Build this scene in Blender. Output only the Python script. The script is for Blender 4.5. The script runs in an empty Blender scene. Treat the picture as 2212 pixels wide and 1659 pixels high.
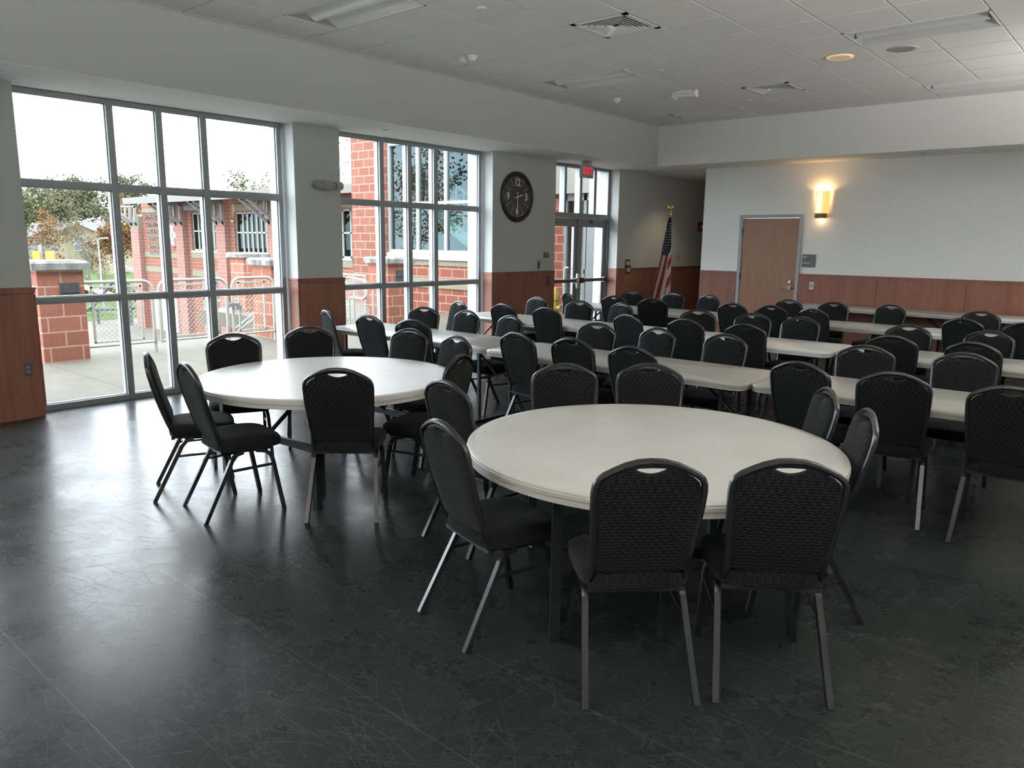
import bpy, math, random
from mathutils import Vector, Matrix
random.seed(7)
S = bpy.context.scene
COL = S.collection
PI = math.pi

# ------------------------------------------------------------------ camera
cam_d = bpy.data.cameras.new('camera'); cam = bpy.data.objects.new('camera', cam_d); COL.objects.link(cam)
S.camera = cam
cam_d.sensor_fit = 'HORIZONTAL'; cam_d.sensor_width = 36.0; cam_d.lens = 1645.2/2212*36.0
cam_d.clip_start = 0.05; cam_d.clip_end = 600
_a, _b, _r = math.radians(40.75), math.radians(10.564), math.radians(0.7215)
_F = Vector((-math.sin(_a)*math.cos(_b), math.cos(_a)*math.cos(_b), -math.sin(_b)))
_R = Vector((math.cos(_a), math.sin(_a), 0)); _U = _R.cross(_F)
_R2 = math.cos(_r)*_R+math.sin(_r)*_U; _U2 = -math.sin(_r)*_R+math.cos(_r)*_U
_M = Matrix((_R2, _U2, -_F)).transposed().to_4x4(); _M.translation = Vector((0, 0, 1.654))
cam.matrix_world = _M

# ------------------------------------------------------------------ world and exposure
SKY = 10.0
w = bpy.data.worlds.new('overcast'); S.world = w; w.use_nodes = True
nt = w.node_tree; nt.nodes.clear()
o_ = nt.nodes.new('ShaderNodeOutputWorld'); b_ = nt.nodes.new('ShaderNodeBackground')
tc = nt.nodes.new('ShaderNodeTexCoord'); nz = nt.nodes.new('ShaderNodeTexNoise'); rp = nt.nodes.new('ShaderNodeValToRGB')
nz.inputs['Scale'].default_value = 1.6; nz.inputs['Detail'].default_value = 4
nt.links.new(tc.outputs['Generated'], nz.inputs['Vector']); nt.links.new(nz.outputs['Fac'], rp.inputs['Fac'])
rp.color_ramp.elements[0].position = .3; rp.color_ramp.elements[0].color = (.76, .86, .98, 1)
rp.color_ramp.elements[1].position = .7; rp.color_ramp.elements[1].color = (.94, .98, 1, 1)
nt.links.new(rp.outputs['Color'], b_.inputs['Color']); b_.inputs['Strength'].default_value = SKY
nt.links.new(b_.outputs[0], o_.inputs[0])
S.view_settings.view_transform = 'Standard'; S.view_settings.look = 'None'
S.view_settings.gamma = 1; S.view_settings.exposure = 0.5; S.view_settings.use_curve_mapping = False

def portal(x, y, z, sx, sy, rot):
    l = bpy.data.lights.new('window_daylight', 'AREA'); l.shape = 'RECTANGLE'; l.size = sx; l.size_y = sy
    l.cycles.is_portal = True
    o = bpy.data.objects.new('window_daylight', l); COL.objects.link(o); o.location = (x, y, z); o.rotation_euler = rot
RX = (0, -PI/2, 0)        # faces +x
for (ya, yb) in ((-1.0, 1.75), (2.43, 5.16), (5.87, 8.56), (10.15, 12.0)):
    portal(-8.2, (ya+yb)/2, 1.5, 2.96, yb-ya, RX)

# ------------------------------------------------------------------ materials
MATS = {}
def mat(name, col=(.5, .5, .5), rough=.6, metal=0, emit=None, es=0, spec=.5, coat=0, sheen=0):
    if name in MATS: return MATS[name]
    m = bpy.data.materials.new(name); m.use_nodes = True
    p = m.node_tree.nodes['Principled BSDF']
    p.inputs['Base Color'].default_value = (*col, 1); p.inputs['Roughness'].default_value = rough
    p.inputs['Metallic'].default_value = metal; p.inputs['Specular IOR Level'].default_value = spec
    if coat: p.inputs['Coat Weight'].default_value = coat; p.inputs['Coat Roughness'].default_value = .1
    if sheen: p.inputs['Sheen Weight'].default_value = sheen; p.inputs['Sheen Roughness'].default_value = .5
    if emit: p.inputs['Emission Color'].default_value = (*emit, 1); p.inputs['Emission Strength'].default_value = es
    MATS[name] = m; return m
class NT:
    def __init__(s, m): s.t = m.node_tree; s.p = s.t.nodes['Principled BSDF']
    def n(s, typ, **kw):
        x = s.t.nodes.new(typ)
        for k, v in kw.items(): setattr(x, k, v)
        return x
    def l(s, a, b): s.t.links.new(a, b)
    def coords(s, kind='Object', scale=(1, 1, 1), rot=(0, 0, 0)):
        c = s.n('ShaderNodeTexCoord'); mp = s.n('ShaderNodeMapping')
        mp.inputs['Scale'].default_value = scale; mp.inputs['Rotation'].default_value = rot
        s.l(c.outputs[kind], mp.inputs['Vector']); return mp.outputs[0]
    def noise(s, vec, scale, detail=3, rough=.5, dist=0):
        x = s.n('ShaderNodeTexNoise'); s.l(vec, x.inputs['Vector']); x.inputs['Scale'].default_value = scale
        x.inputs['Detail'].default_value = detail; x.inputs['Roughness'].default_value = rough; x.inputs['Distortion'].default_value = dist
        return x.outputs['Fac']
    def ramp(s, fac, stops):
        r = s.n('ShaderNodeValToRGB'); s.l(fac, r.inputs['Fac']); e = r.color_ramp.elements
        while len(e) < len(stops): e.new(.5)
        for q, (p, c) in zip(e, stops):
            q.position = p; q.color = (*c, 1) if not isinstance(c, (int, float)) else (c, c, c, 1)
        return r.outputs['Color']
    def mix(s, fac, a, b, mode='MIX'):
        x = s.n('ShaderNodeMix', data_type='RGBA', blend_type=mode)
        if isinstance(fac, (int, float)): x.inputs['Factor'].default_value = fac
        else: s.l(fac, x.inputs['Factor'])
        for k, v in ((6, a), (7, b)):
            if isinstance(v, tuple): x.inputs[k].default_value = (*v, 1)
            else: s.l(v, x.inputs[k])
        return x.outputs[2]
    def math(s, op, a, b=0.):
        x = s.n('ShaderNodeMath', operation=op)
        for k, v in ((0, a), (1, b)):
            if isinstance(v, (int, float)): x.inputs[k].default_value = v
            else: s.l(v, x.inputs[k])
        return x.outputs[0]
    def bump(s, h, strength=.2, dist=.01):
        x = s.n('ShaderNodeBump'); x.inputs['Strength'].default_value = strength; x.inputs['Distance'].default_value = dist
        s.l(h, x.inputs['Height']); s.l(x.outputs[0], s.p.inputs['Normal'])
    def base(s, c): s.l(c, s.p.inputs['Base Color'])

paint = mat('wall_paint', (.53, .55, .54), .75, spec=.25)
T = NT(paint); T.bump(T.noise(T.coords(scale=(1, 1, 1)), 220, 2), .05, .002)
paint_lit = mat('wall_paint_lit', (.82, .82, .79), .75, spec=.25)  # wall paint lightened; the far wall's brighter lighting is put into the colour
tile = mat('ceiling_tile', (.74, .73, .69), .9, spec=.1)
T = NT(tile); n1 = T.noise(T.coords(), 160, 3); T.base(T.ramp(n1, [(.3, (.80, .79, .75)), (.6, (.86, .85, .81))])); T.bump(n1, .15, .003)
grid_m = mat('ceiling_grid', (.70, .69, .66), .5)
fix_m = mat('white_enamel', (.80, .80, .77), .35)
alu = mat('grey_aluminium', (.30, .32, .335), .42, .35)
door_alu = mat('door_aluminium', (.26, .28, .29), .4, .35)
steel = mat('satin_steel', (.6, .58, .54), .3, .9)
dark_m = mat('dark_plastic', (.03, .03, .035), .4)
wood = mat('cherry_panel', (.3, .12, .07), .42)
T = NT(wood); v = T.coords(scale=(1.2, 1.2, .12)); a = T.noise(v, 9, 5, .6, .6); b = T.noise(T.coords(scale=(30, 30, 1.0)), 3, 3)
T.base(T.mix(.35, T.ramp(a, [(.3, (.185, .068, .044)), (.7, (.305, .128, .086))]), T.ramp(b, [(.3, (.17, .062, .040)), (.7, (.32, .14, .092))])))
doorwood = mat('door_veneer', (.3, .14, .08), .4)
T = NT(doorwood); b = T.noise(T.coords(scale=(22, 22, .8)), 3, 4); T.base(T.ramp(b, [(.25, (.26, .125, .075)), (.75, (.36, .18, .115))]))
floor_m = mat('dark_vinyl', (.03, .034, .034), .2, spec=.12)
T = NT(floor_m); c0 = T.coords()
def scratch(scale, sx, rotz, th):
    v = T.coords(scale=(sx, 1, 1), rot=(0, 0, rotz)); wn = T.noise(v, scale, 1.5, .4, .5)
    d = T.math('ABSOLUTE', T.math('SUBTRACT', wn, .5)); return T.math('LESS_THAN', d, th)
s1 = scratch(5, .16, .4, .0022); s2 = scratch(6, .14, 1.9, .0022); s3 = scratch(9, .25, 2.8, .0026); s4 = scratch(11, .3, 1.1, .0028)
sc = T.math('MAXIMUM', T.math('MAXIMUM', s1, s2), T.math('MAXIMUM', s3, s4))
patch = T.noise(c0, .9, 4, .6)
mot = T.noise(c0, 60, 3)
basec = T.ramp(mot, [(.3, (.015, .0175, .0175)), (.7, (.026, .0295, .029))])
sepx = T.n('ShaderNodeSeparateXYZ'); T.l(c0, sepx.inputs[0])
fx = T.math('ABSOLUTE', T.math('SUBTRACT', T.math('FRACT', T.math('DIVIDE', sepx.outputs[1], 1.22)), .5))
seam = T.math('LESS_THAN', T.math('ABSOLUTE', T.math('SUBTRACT', fx, .2)), .0012)
smask = T.math('MULTIPLY', sc, T.ramp(patch, [(.35, .0), (.65, .25)]))
T.base(T.mix(T.math('MULTIPLY', T.math('MAXIMUM', smask, seam), .55), basec, (.14, .155, .158)))
rr = T.math('ADD', T.math('MULTIPLY', T.ramp(T.noise(c0, 2.2, 5, .65), [(.3, .0), (.7, 1.)]), .12), .22)
T.l(T.math('ADD', rr, T.math('MULTIPLY', smask, .1)), T.p.inputs['Roughness'])
fb = T.noise(T.coords(scale=(1, 1, 1)), 26, 4, .6, .6)
T.bump(fb, .05, .004)
table_m = mat('speckled_grey_plastic', (.50, .485, .45), .32)
T = NT(table_m); v = T.coords(); T.base(T.ramp(T.noise(v, 3.5, 4), [(.3, (.68, .67, .63)), (.7, (.75, .74, .70))])); T.bump(T.noise(v, 240, 2), .04, .002)
table_g = mat('granite_grey_plastic', (.40, .385, .355), .3)
T = NT(table_g); v = T.coords(); T.base(T.ramp(T.noise(v, 3.5, 4), [(.3, (.38, .365, .335)), (.7, (.45, .435, .40))])); T.bump(T.noise(v, 240, 2), .04, .002)
table_w = mat('white_plastic', (.80, .80, .78), .22)
T = NT(table_w); T.bump(T.noise(T.coords(), 240, 2), .04, .002)
frame_m = mat('charcoal_powder_coat', (.016, .017, .019), .27, .0, spec=.6)
T = NT(frame_m); T.bump(T.noise(T.coords(), 300, 2), .08, .001)
leg_m = mat('black_steel', (.022, .024, .027), .35, .3)
fabric = mat('patterned_charcoal_fabric', (.03, .031, .033), .85, spec=.04, sheen=.06)
T = NT(fabric); v = T.coords(scale=(210, 210, 210))
sx_ = T.n('ShaderNodeSeparateXYZ'); T.l(v, sx_.inputs[0])
wv = T.math('SINE', T.math('ADD', sx_.outputs[0], T.math('MULTIPLY', T.math('SINE', T.math('MULTIPLY', sx_.outputs[2], 3.2)), .9)))
wz = T.math('SINE', T.math('ADD', T.math('MULTIPLY', T.math('ADD', sx_.outputs[2], sx_.outputs[1]), 3.2), T.math('MULTIPLY', wv, 1.3)))
pt = T.math('MULTIPLY', T.math('ADD', wz, 1), .5)
T.base(T.ramp(pt, [(.3, (.004, .0045, .0055)), (.7, (.022, .022, .0222))]))
T.bump(T.math('ADD', T.math('MULTIPLY', pt, .6), T.noise(v, 6, 2)), .35, .002)
brick = mat('red_split_block', (.2, .08, .06), .9, spec=.15)
def blockmat(m, c1_, c2_, mortar, bw=.406, bh=.203, ms=.012, axis='Y'):
    T = NT(m); c = T.coords(); s = T.n('ShaderNodeSeparateXYZ'); T.l(c, s.inputs[0])
    geo = T.n('ShaderNodeNewGeometry'); sn = T.n('ShaderNodeSeparateXYZ'); T.l(geo.outputs['Normal'], sn.inputs[0])
    isx = T.math('GREATER_THAN', T.math('ABSOLUTE', sn.outputs[0]), .7)
    u = T.math('ADD', T.math('MULTIPLY', s.outputs[1], isx), T.math('MULTIPLY', s.outputs[0], T.math('SUBTRACT', 1., isx)))
    cb = T.n('ShaderNodeCombineXYZ'); T.l(u, cb.inputs[0]); T.l(s.outputs[2], cb.inputs[1])
    bt = T.n('ShaderNodeTexBrick'); T.l(cb.outputs[0], bt.inputs['Vector'])
    bt.inputs['Scale'].default_value = 1; bt.inputs['Brick Width'].default_value = bw; bt.inputs['Row Height'].default_value = bh
    bt.inputs['Mortar Size'].default_value = ms; bt.inputs['Mortar Smooth'].default_value = .1; bt.inputs['Bias'].default_value = 0
    bt.inputs['Color1'].default_value = (*c1_, 1); bt.inputs['Color2'].default_value = (*c2_, 1); bt.inputs['Mortar'].default_value = (*mortar, 1)
    nn = T.noise(c, 30, 4, .7)
    T.base(T.mix(T.math('MULTIPLY', nn, .5), bt.outputs['Color'], T.mix(1., bt.outputs['Color'], (.62, .62, .62), 'MULTIPLY')))
    T.bump(T.math('ADD', T.math('MULTIPLY', nn, .5), T.math('SUBTRACT', 1., bt.outputs['Fac'])), .4, .01)
blockmat(brick, (0.1333, 0.05089, 0.03588), (0.1554, 0.06361, 0.04554), (0.2398, 0.1496, 0.1139))
brick_p = mat('rose_pilaster_block', (0.1828, 0.08506, 0.07307), .9, spec=.15); blockmat(brick_p, (0.169, 0.08336, 0.06983), (0.1873, 0.09778, 0.0812), (0.2376, 0.1617, 0.1381))
brick_s = mat('split_face_block', (0.1723, 0.06074, 0.04374), .95, spec=.1); blockmat(brick_s, (0.1291, 0.04403, 0.02916), (0.1464, 0.05467, 0.03645), (0.2325, 0.1442, 0.1093))
cream = mat('cream_block', (0.1422, 0.1337, 0.09672), .9, spec=.15); blockmat(cream, (0.1394, 0.1337, 0.09384), (0.1508, 0.1422, 0.1024), (0.08536, 0.07965, 0.06258), .11, 1.0, .006)
buff = mat('buff_metal_panel', (0.1072, 0.1026, 0.08891), .6); fascia_m = mat('pale_fascia', (0.0663, 0.06205, 0.0527), .6)
stone = mat('weathered_stone', (.22, .215, .195), .9, spec=.15)
T = NT(stone); n1 = T.noise(T.coords(scale=(0.7696, 0.7696, 0.3078)), 7, 5, .65); T.base(T.ramp(n1, [(.35, (0.06542, 0.0631, 0.05772)), (.6, (0.1771, 0.1732, 0.1578))])); T.bump(n1, .3, .01)
patio_m = mat('patio_concrete', (.19, .185, .165), .85, spec=.2)
T = NT(patio_m); c = T.coords(); s = T.n('ShaderNodeSeparateXYZ'); T.l(T.coords(rot=(0, 0, 0)), s.inputs[0])
def jl(o, sp, off): return T.math('LESS_THAN', T.math('ABSOLUTE', T.math('SUBTRACT', T.math('FRACT', T.math('DIVIDE', T.math('ADD', o, off), sp)), .5)), .005)
jj = T.math('MAXIMUM', jl(s.outputs[0], 1.25, .35), jl(s.outputs[1], 1.45, .1))
n1 = T.noise(T.coords(scale=(.6, 1.4, 1)), 2.5, 5, .6)
T.base(T.mix(jj, T.ramp(n1, [(.3, (0.05874, 0.05216, 0.03809)), (.7, (0.0777, 0.06954, 0.05216))]), (0.03221, 0.02852, 0.02198)))
pave = mat('pale_pavement', (.215, .205, .185), .9, spec=.1)
T = NT(pave); T.base(T.ramp(T.noise(T.coords(), .25, 4), [(.35, (0.08717, 0.07845, 0.06434)), (.7, (0.1078, 0.09804, 0.07994))]))
grass_m = mat('grass', (.07, .11, .035), .95, spec=.05)
T = NT(grass_m); T.base(T.ramp(T.noise(T.coords(), .8, 5), [(.3, (0.02523, 0.04129, 0.01376)), (.7, (0.05506, 0.07341, 0.02753))]))
rail_m = mat('ivory_painted_pipe', (0.2531, 0.2478, 0.216), .45)
black_out = mat('weathered_black_steel', (.02, .022, .024), .6)
yellow = mat('safety_yellow', (0.24, 0.152, 0.016), .5); orange = mat('orange_paint', (0.264, 0.104, 0.0096), .5)
teal_frame = mat('pale_window_frame', (0.1776, 0.1924, 0.1894), .45)
void_m = mat('dim_interior', (.05, .055, .05), .9)
stair_m = mat('pale_green_stair', (0.1465, 0.1865, 0.1532), .5)

def glass(name, tint=(.95, .97, .97), refl=.08, rtint=(1, 1, 1), rough=0.0, ior=.04):
    m = bpy.data.materials.new(name); m.use_nodes = True; t = m.node_tree; t.nodes.clear()
    out = t.nodes.new('ShaderNodeOutputMaterial'); mx = t.nodes.new('ShaderNodeMixShader')
    tr = t.nodes.new('ShaderNodeBsdfTransparent'); gl = t.nodes.new('ShaderNodeBsdfGlossy'); lw = t.nodes.new('ShaderNodeLayerWeight'); lw.inputs['Blend'].default_value = .5
    pw = t.nodes.new('ShaderNodeMath'); pw.operation = 'POWER'; pw.inputs[1].default_value = 5
    ad = t.nodes.new('ShaderNodeMath'); ad.operation = 'MULTIPLY_ADD'; ad.use_clamp = True; ad.inputs[1].default_value = .9
    tr.inputs[0].default_value = (*tint, 1); gl.inputs[0].default_value = (*rtint, 1); gl.inputs['Roughness'].default_value = rough
    ad.inputs[2].default_value = refl+ior
    t.links.new(lw.outputs['Facing'], pw.inputs[0]); t.links.new(pw.outputs[0], ad.inputs[0]); t.links.new(ad.outputs[0], mx.inputs[0]); t.links.new(tr.outputs[0], mx.inputs[1])
    t.links.new(gl.outputs[0], mx.inputs[2]); t.links.new(mx.outputs[0], out.inputs[0]); MATS[name] = m; return m
pane_m = glass('clear_glazing', (.96, .98, .975), 0.0, ior=.035)
teal_glass = glass('teal_glazing', (.48, .60, .57), .018, (.62, .85, .92), ior=.022)
dark_glass = glass('dark_glazing', (.30, .34, .32), .0, (.6, .75, .72), ior=.014)

# ------------------------------------------------------------------ mesh helpers
class MB:
    def __init__(s): s.v = []; s.f = []; s.mi = []; s.sm = []; s.cur = 0; s.smooth = False
    def add(s, vs, fs):
        k = len(s.v); s.v += [tuple(p) for p in vs]
        for f in fs: s.f.append([i+k for i in f]); s.mi.append(s.cur); s.sm.append(s.smooth)
        return s
    def box(s, x0, x1, y0, y1, z0, z1):
        x0, x1 = min(x0, x1), max(x0, x1); y0, y1 = min(y0, y1), max(y0, y1); z0, z1 = min(z0, z1), max(z0, z1)
        return s.add([(x0, y0, z0), (x1, y0, z0), (x1, y1, z0), (x0, y1, z0), (x0, y0, z1), (x1, y0, z1), (x1, y1, z1), (x0, y1, z1)],
                     [(3, 2, 1, 0), (4, 5, 6, 7), (0, 1, 5, 4), (1, 2, 6, 5), (2, 3, 7, 6), (3, 0, 4, 7)])
    def tube(s, path, r, n=8, rot=0., caps=True, closed=False, r2=None):
        P = [Vector(p) for p in path]; m = len(P); N0 = None; rings = []
        for i in range(m):
            if closed: t = (P[(i+1) % m]-P[i-1]).normalized()
            else:
                t = Vector((0, 0, 0))
                if i > 0: t += (P[i]-P[i-1]).normalized()
                if i < m-1: t += (P[i+1]-P[i]).normalized()
                t.normalize()
            if N0 is None:
                a = Vector((0, 0, 1)) if abs(t.z) < .9 else Vector((1, 0, 0)); N0 = (a-t*a.dot(t)).normalized()
            else: N0 = (N0-t*N0.dot(t)).normalized()
            Bn = t.cross(N0); rad = r[i] if isinstance(r, (list, tuple)) else r
            rb = rad if r2 is None else r2
            rings.append([P[i]+N0*math.cos(2*PI*k/n+rot)*rad+Bn*math.sin(2*PI*k/n+rot)*rb for k in range(n)])
        vs = [p for q in rings for p in q]; fs = []
        for i in range(m if closed else m-1):
            for k in range(n):
                a, b = i*n, ((i+1) % m)*n; fs.append((a+k, a+(k+1) % n, b+(k+1) % n, b+k))
        if caps and not closed: fs.append(tuple(range(n))[::-1]); fs.append(tuple((m-1)*n+k for k in range(n)))
        return s.add(vs, fs)
    def sq(s, path, w): return s.tube(path, w*.7071, 4, PI/4)
    def lathe(s, prof, c=(0, 0, 0), n=32, ax='z'):
        vs = []; fs = []; m = len(prof)
        for (r, h) in prof:
            for k in range(n):
                a = 2*PI*k/n; q = (r*math.cos(a), r*math.sin(a), h)
                if ax == 'x': q = (h, q[0], q[1])
                if ax == 'y': q = (q[0], h, q[1])
                vs.append((c[0]+q[0], c[1]+q[1], c[2]+q[2]))
        for i in range(m-1):
            for k in range(n): fs.append((i*n+k, i*n+(k+1) % n, (i+1)*n+(k+1) % n, (i+1)*n+k))
        if prof[0][0] > 1e-6: fs.append(tuple(range(n))[::-1])
        if prof[-1][0] > 1e-6: fs.append(tuple((m-1)*n+k for k in range(n)))
        return s.add(vs, fs)
    def layers(s, outs):          # stacked closed outlines (lists of 3d points), capped
        n = len(outs[0]); vs = [p for o in outs for p in o]; fs = []
        for i in range(len(outs)-1):
            for k in range(n): fs.append((i*n+k, i*n+(k+1) % n, (i+1)*n+(k+1) % n, (i+1)*n+k))
        c0 = len(vs); vs.append(sum((Vector(p) for p in outs[0]), Vector())/n); vs.append(sum((Vector(p) for p in outs[-1]), Vector())/n)
        for k in range(n): fs.append((c0, (k+1) % n, k)); fs.append((c0+1, (len(outs)-1)*n+k, (len(outs)-1)*n+(k+1) % n))
        return s.add(vs, fs)
    def prism(s, pts, axis, a, b):   # pts 2d polygon extruded along axis
        def q(p, h): return {'x': (h, p[0], p[1]), 'y': (p[0], h, p[1]), 'z': (p[0], p[1], h)}[axis]
        n = len(pts); vs = [q(p, a) for p in pts]+[q(p, b) for p in pts]
        fs = [tuple(range(n)), tuple(range(2*n-1, n-1, -1))]+[(k, k+n, (k+1) % n+n, (k+1) % n) for k in range(n)]
        return s.add(vs, fs)
    def build(s, name, mats, parent=None, loc=None):
        me = bpy.data.meshes.new(name); me.from_pydata([tuple(p) for p in s.v], [], s.f)
        if not isinstance(mats, (list, tuple)): mats = [mats]
        for m in mats: me.materials.append(m)
        me.polygons.foreach_set('material_index', s.mi); me.polygons.foreach_set('use_smooth', s.sm)
        me.update()
        import bmesh
        if len(s.f) < 60000:
            bm = bmesh.new(); bm.from_mesh(me); bmesh.ops.recalc_face_normals(bm, faces=bm.faces); bm.to_mesh(me); bm.free()
        if any(s.sm):
            try: me.set_sharp_from_angle(angle=math.radians(42))
            except Exception: pass
        o = bpy.data.objects.new(name, me); COL.objects.link(o)
        if parent: o.parent = parent
        if loc: o.location = loc
        return o
def tag(o, label=None, cat=None, group=None, kind=None):
    if label: o['label'] = label
    if cat: o['category'] = cat
    if group: o['group'] = group
    if kind: o['kind'] = kind
    return o
def thing(name, label, cat, loc=(0, 0, 0), rz=0, group=None):
    o = bpy.data.objects.new(name, None); o.empty_display_size = .1; COL.objects.link(o)
    o.location = loc; o.rotation_euler = (0, 0, rz); return tag(o, label, cat, group)
def struct(name, mb, m, label=None, cat=None):
    return tag(mb.build(name, m), label, cat, kind='structure')
def part(o, label): o['label'] = label; return o
def text(body, size, m, name, parent, loc, rot, depth=.004, align='CENTER', sx=1, bold=0):
    cu = bpy.data.curves.new(name, 'FONT'); cu.body = body; cu.size = size; cu.extrude = depth; cu.align_x = align; cu.align_y = 'CENTER'
    cu.offset = bold
    t = bpy.data.objects.new(name, cu); COL.objects.link(t)
    dg = bpy.context.evaluated_depsgraph_get(); me = bpy.data.meshes.new_from_object(t.evaluated_get(dg))
    bpy.data.objects.remove(t); me.materials.clear(); me.materials.append(m)
    o = bpy.data.objects.new(name, me); COL.objects.link(o); o.parent = parent; o.location = loc; o.rotation_euler = rot; o.scale = (sx, 1, 1)
    return o
def copy_tree(o, parent=None):
    c = o.copy(); COL.objects.link(c); c.parent = parent
    for ch in list(o.children): copy_tree(ch, c)
    return c

# ------------------------------------------------------------------ room shell
XW, XF, XP, XB = -8.03, -8.14, -7.836, -7.03      # frame face, frame back, pier face, bulkhead face
YB, YBB, ZC, ZS, ZW = 12.76, 11.92, 3.625, 2.969, 1.197
XR, YR, XE, YH = 1.7, -3.6, -6.53, 17.2
scr_m = mat('pale_scuff', (.10, .11, .113), .42, spec=.2)
fl = MB().box(XF-.1, XR, YR, YH, -.1, 0); fl.cur = 1
_r2 = random.Random(11)
for k in range(13000):
    x, y = _r2.uniform(-7.7, 1.2), (_r2.uniform(.5, 5.0) if k < 11500 else _r2.uniform(5, 12))
    a = _r2.gauss(.35, .55) if _r2.random() < .65 else _r2.uniform(0, PI); L = _r2.choice((.03, .05, .06, .09, .12, .2, .38))*_r2.uniform(.7, 1.3); cv = _r2.gauss(0, .8)*(1 if L < .3 else .5); w_ = _r2.uniform(.00018, .0006)
    n_ = 5; P = []
    for q in range(n_+1):
        P.append((x, y, a)); x += math.cos(a)*L/n_; y += math.sin(a)*L/n_; a += cv*L/n_*2
    P = [p for p in P if -7.9 < p[0] < 1.6]
    if len(P) < 2: continue
    vs = [(px-math.sin(pa)*w_, py+math.cos(pa)*w_, .0004) for px, py, pa in P]+[(px+math.sin(pa)*w_, py-math.cos(pa)*w_, .0004) for px, py, pa in P]; m_ = len(P)
    fl.add(vs, [(q, q+1, m_+q+1, m_+q) for q in range(m_-1)])
struct('floor', fl, [floor_m, scr_m], 'dark grey polished floor with scuffs and scratches', 'floor')
m = MB()
for (a, b) in ((YR, -1.0), (1.75, 2.41), (5.207, 5.85), (8.60, 9.616), (9.616, 10.15), (12.0, 12.56), (12.56, YH)):
    xf = XP if a < 9.6 or a in (12.0,) else (XP-.02 if a < 12 else XP-.035)
    m.box(-8.35, xf, a, b, 0, ZS)
m.box(-8.35, -7.95, YR, YH, ZS, 3.9)
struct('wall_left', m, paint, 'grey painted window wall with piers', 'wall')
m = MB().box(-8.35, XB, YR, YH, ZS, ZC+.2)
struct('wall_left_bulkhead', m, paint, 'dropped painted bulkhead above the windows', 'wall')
m = MB().box(XB, XR, YBB, YH, ZS, ZC+.2)
struct('wall_back_bulkhead', m, paint_lit, 'dropped painted bulkhead along the far wall', 'wall')
soffit_m = mat('soffit_paint', (.80, .80, .775), .8, spec=.2)
struct('ceiling_soffit', MB().box(-8.02, XB-.002, YR, YH, ZS-.004, ZS).box(XB-.002, XR, YBB+.002, YB-.001, ZS-.004, ZS).box(XB-.002, XE-.001, YB-.001, YH, ZS-.004, ZS), soffit_m, 'white painted underside of the bulkheads', 'ceiling')
DX0, DX1, DZ = -5.83, -4.74, 2.16
m = MB().box(XE, DX0, YB, YB+.25, 0, ZS).box(DX1, XR, YB, YB+.25, 0, ZS).box(DX0, DX1, YB, YB+.25, DZ, ZS)
m.box(XE, XE+.2, YB+.25, YH, 0, ZS)
struct('wall_back', m, paint_lit, 'painted far wall with a wooden door, bright light put into its colour', 'wall')
struct('wall_hall', MB().box(-8.35, XE+.2, YH, YH+.1, 0, ZS), paint, 'end wall of the side hallway', 'wall')
struct('wall_right', MB().box(XR, XR+.2, YR, YB, 0, 3.8), paint, 'plain right wall', 'wall')
struct('wall_front', MB().box(-8.35, XR+.2, YR-.2, YR, 0, 3.8), paint, 'plain wall behind the camera', 'wall')
struct('roof_slab', MB().box(-8.35, XR+.2, YR-.2, YH+.1, 3.86, 3.95), void_m, 'slab above the ceiling', 'roof')

# ceiling tiles: 0.6096 grid, tegular edges, openings where fixtures sit
GX, GY, G = -5.133, 6.607, .6096
TROFF = [(4, 2, 'right of the round ceiling fittings'), (4, 7, 'far right, in front of the back bulkhead'), (-2, -4, 'near left, above the windows'),
         (-2, 2, 'left, over the first long table row'), (-2, 7, 'far left, near the corner'), (4, -4, 'out'), (-2, -10, 'out'), (4, -10, 'out'), (10, 2, 'out'), (10, -4, 'out')]
TROFF = [t for t in TROFF if t[2] != 'out']
holes = set()
for (i, j, _) in TROFF: holes |= {(i, j), (i+1, j)}
DIFF = [(1, -1), (1, 5)]; holes |= set(DIFF)
m = MB(); gb = MB()
i0, i1 = -4, 12; j0, j1 = -18, 9
for i in range(i0, i1):
    for j in range(j0, j1):
        if (i, j) in holes: continue
        x0, x1 = max(GX+i*G+.009, XB), min(GX+(i+1)*G-.009, XR); y0, y1 = max(GY+j*G+.009, YR), min(GY+(j+1)*G-.009, YBB)
        if x1-x0 < .02 or y1-y0 < .02: continue
        m.box(x0, x1, y0, y1, ZC, ZC+.02)
struct('ceiling', m, tile, 'white acoustic tile ceiling', 'ceiling')
for i in range(i0, i1):
    x = GX+i*G
    if XB < x < XR:
        for j in range(j0, j1):
            if (i, j) in holes and (i-1, j) in holes: continue
            gb.box(x-.012, x+.012, max(GY+j*G, YR), min(GY+j*G+G, YBB), ZC+.011, ZC+.03)
for j in range(j0, j1+1):
    y = GY+j*G
    if YR < y < YBB:
        for i in range(i0, i1):
            if (i, j) in holes and (i, j-1) in holes and (i, j) not in DIFF: continue
            gb.box(max(GX+i*G, XB), min(GX+i*G+G, XR), y-.012, y+.012, ZC+.011, ZC+.03)
gb.box(XB, XB+.022, YR, YBB, ZC-.002, ZC+.03).box(XB, XR, YBB-.022, YBB, ZC-.002, ZC+.03)
# troffers interrupt the runner between their two cells
keep = MB()
struct('trim_1', gb, grid_m, 'white metal ceiling grid', 'ceiling grid')

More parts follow.
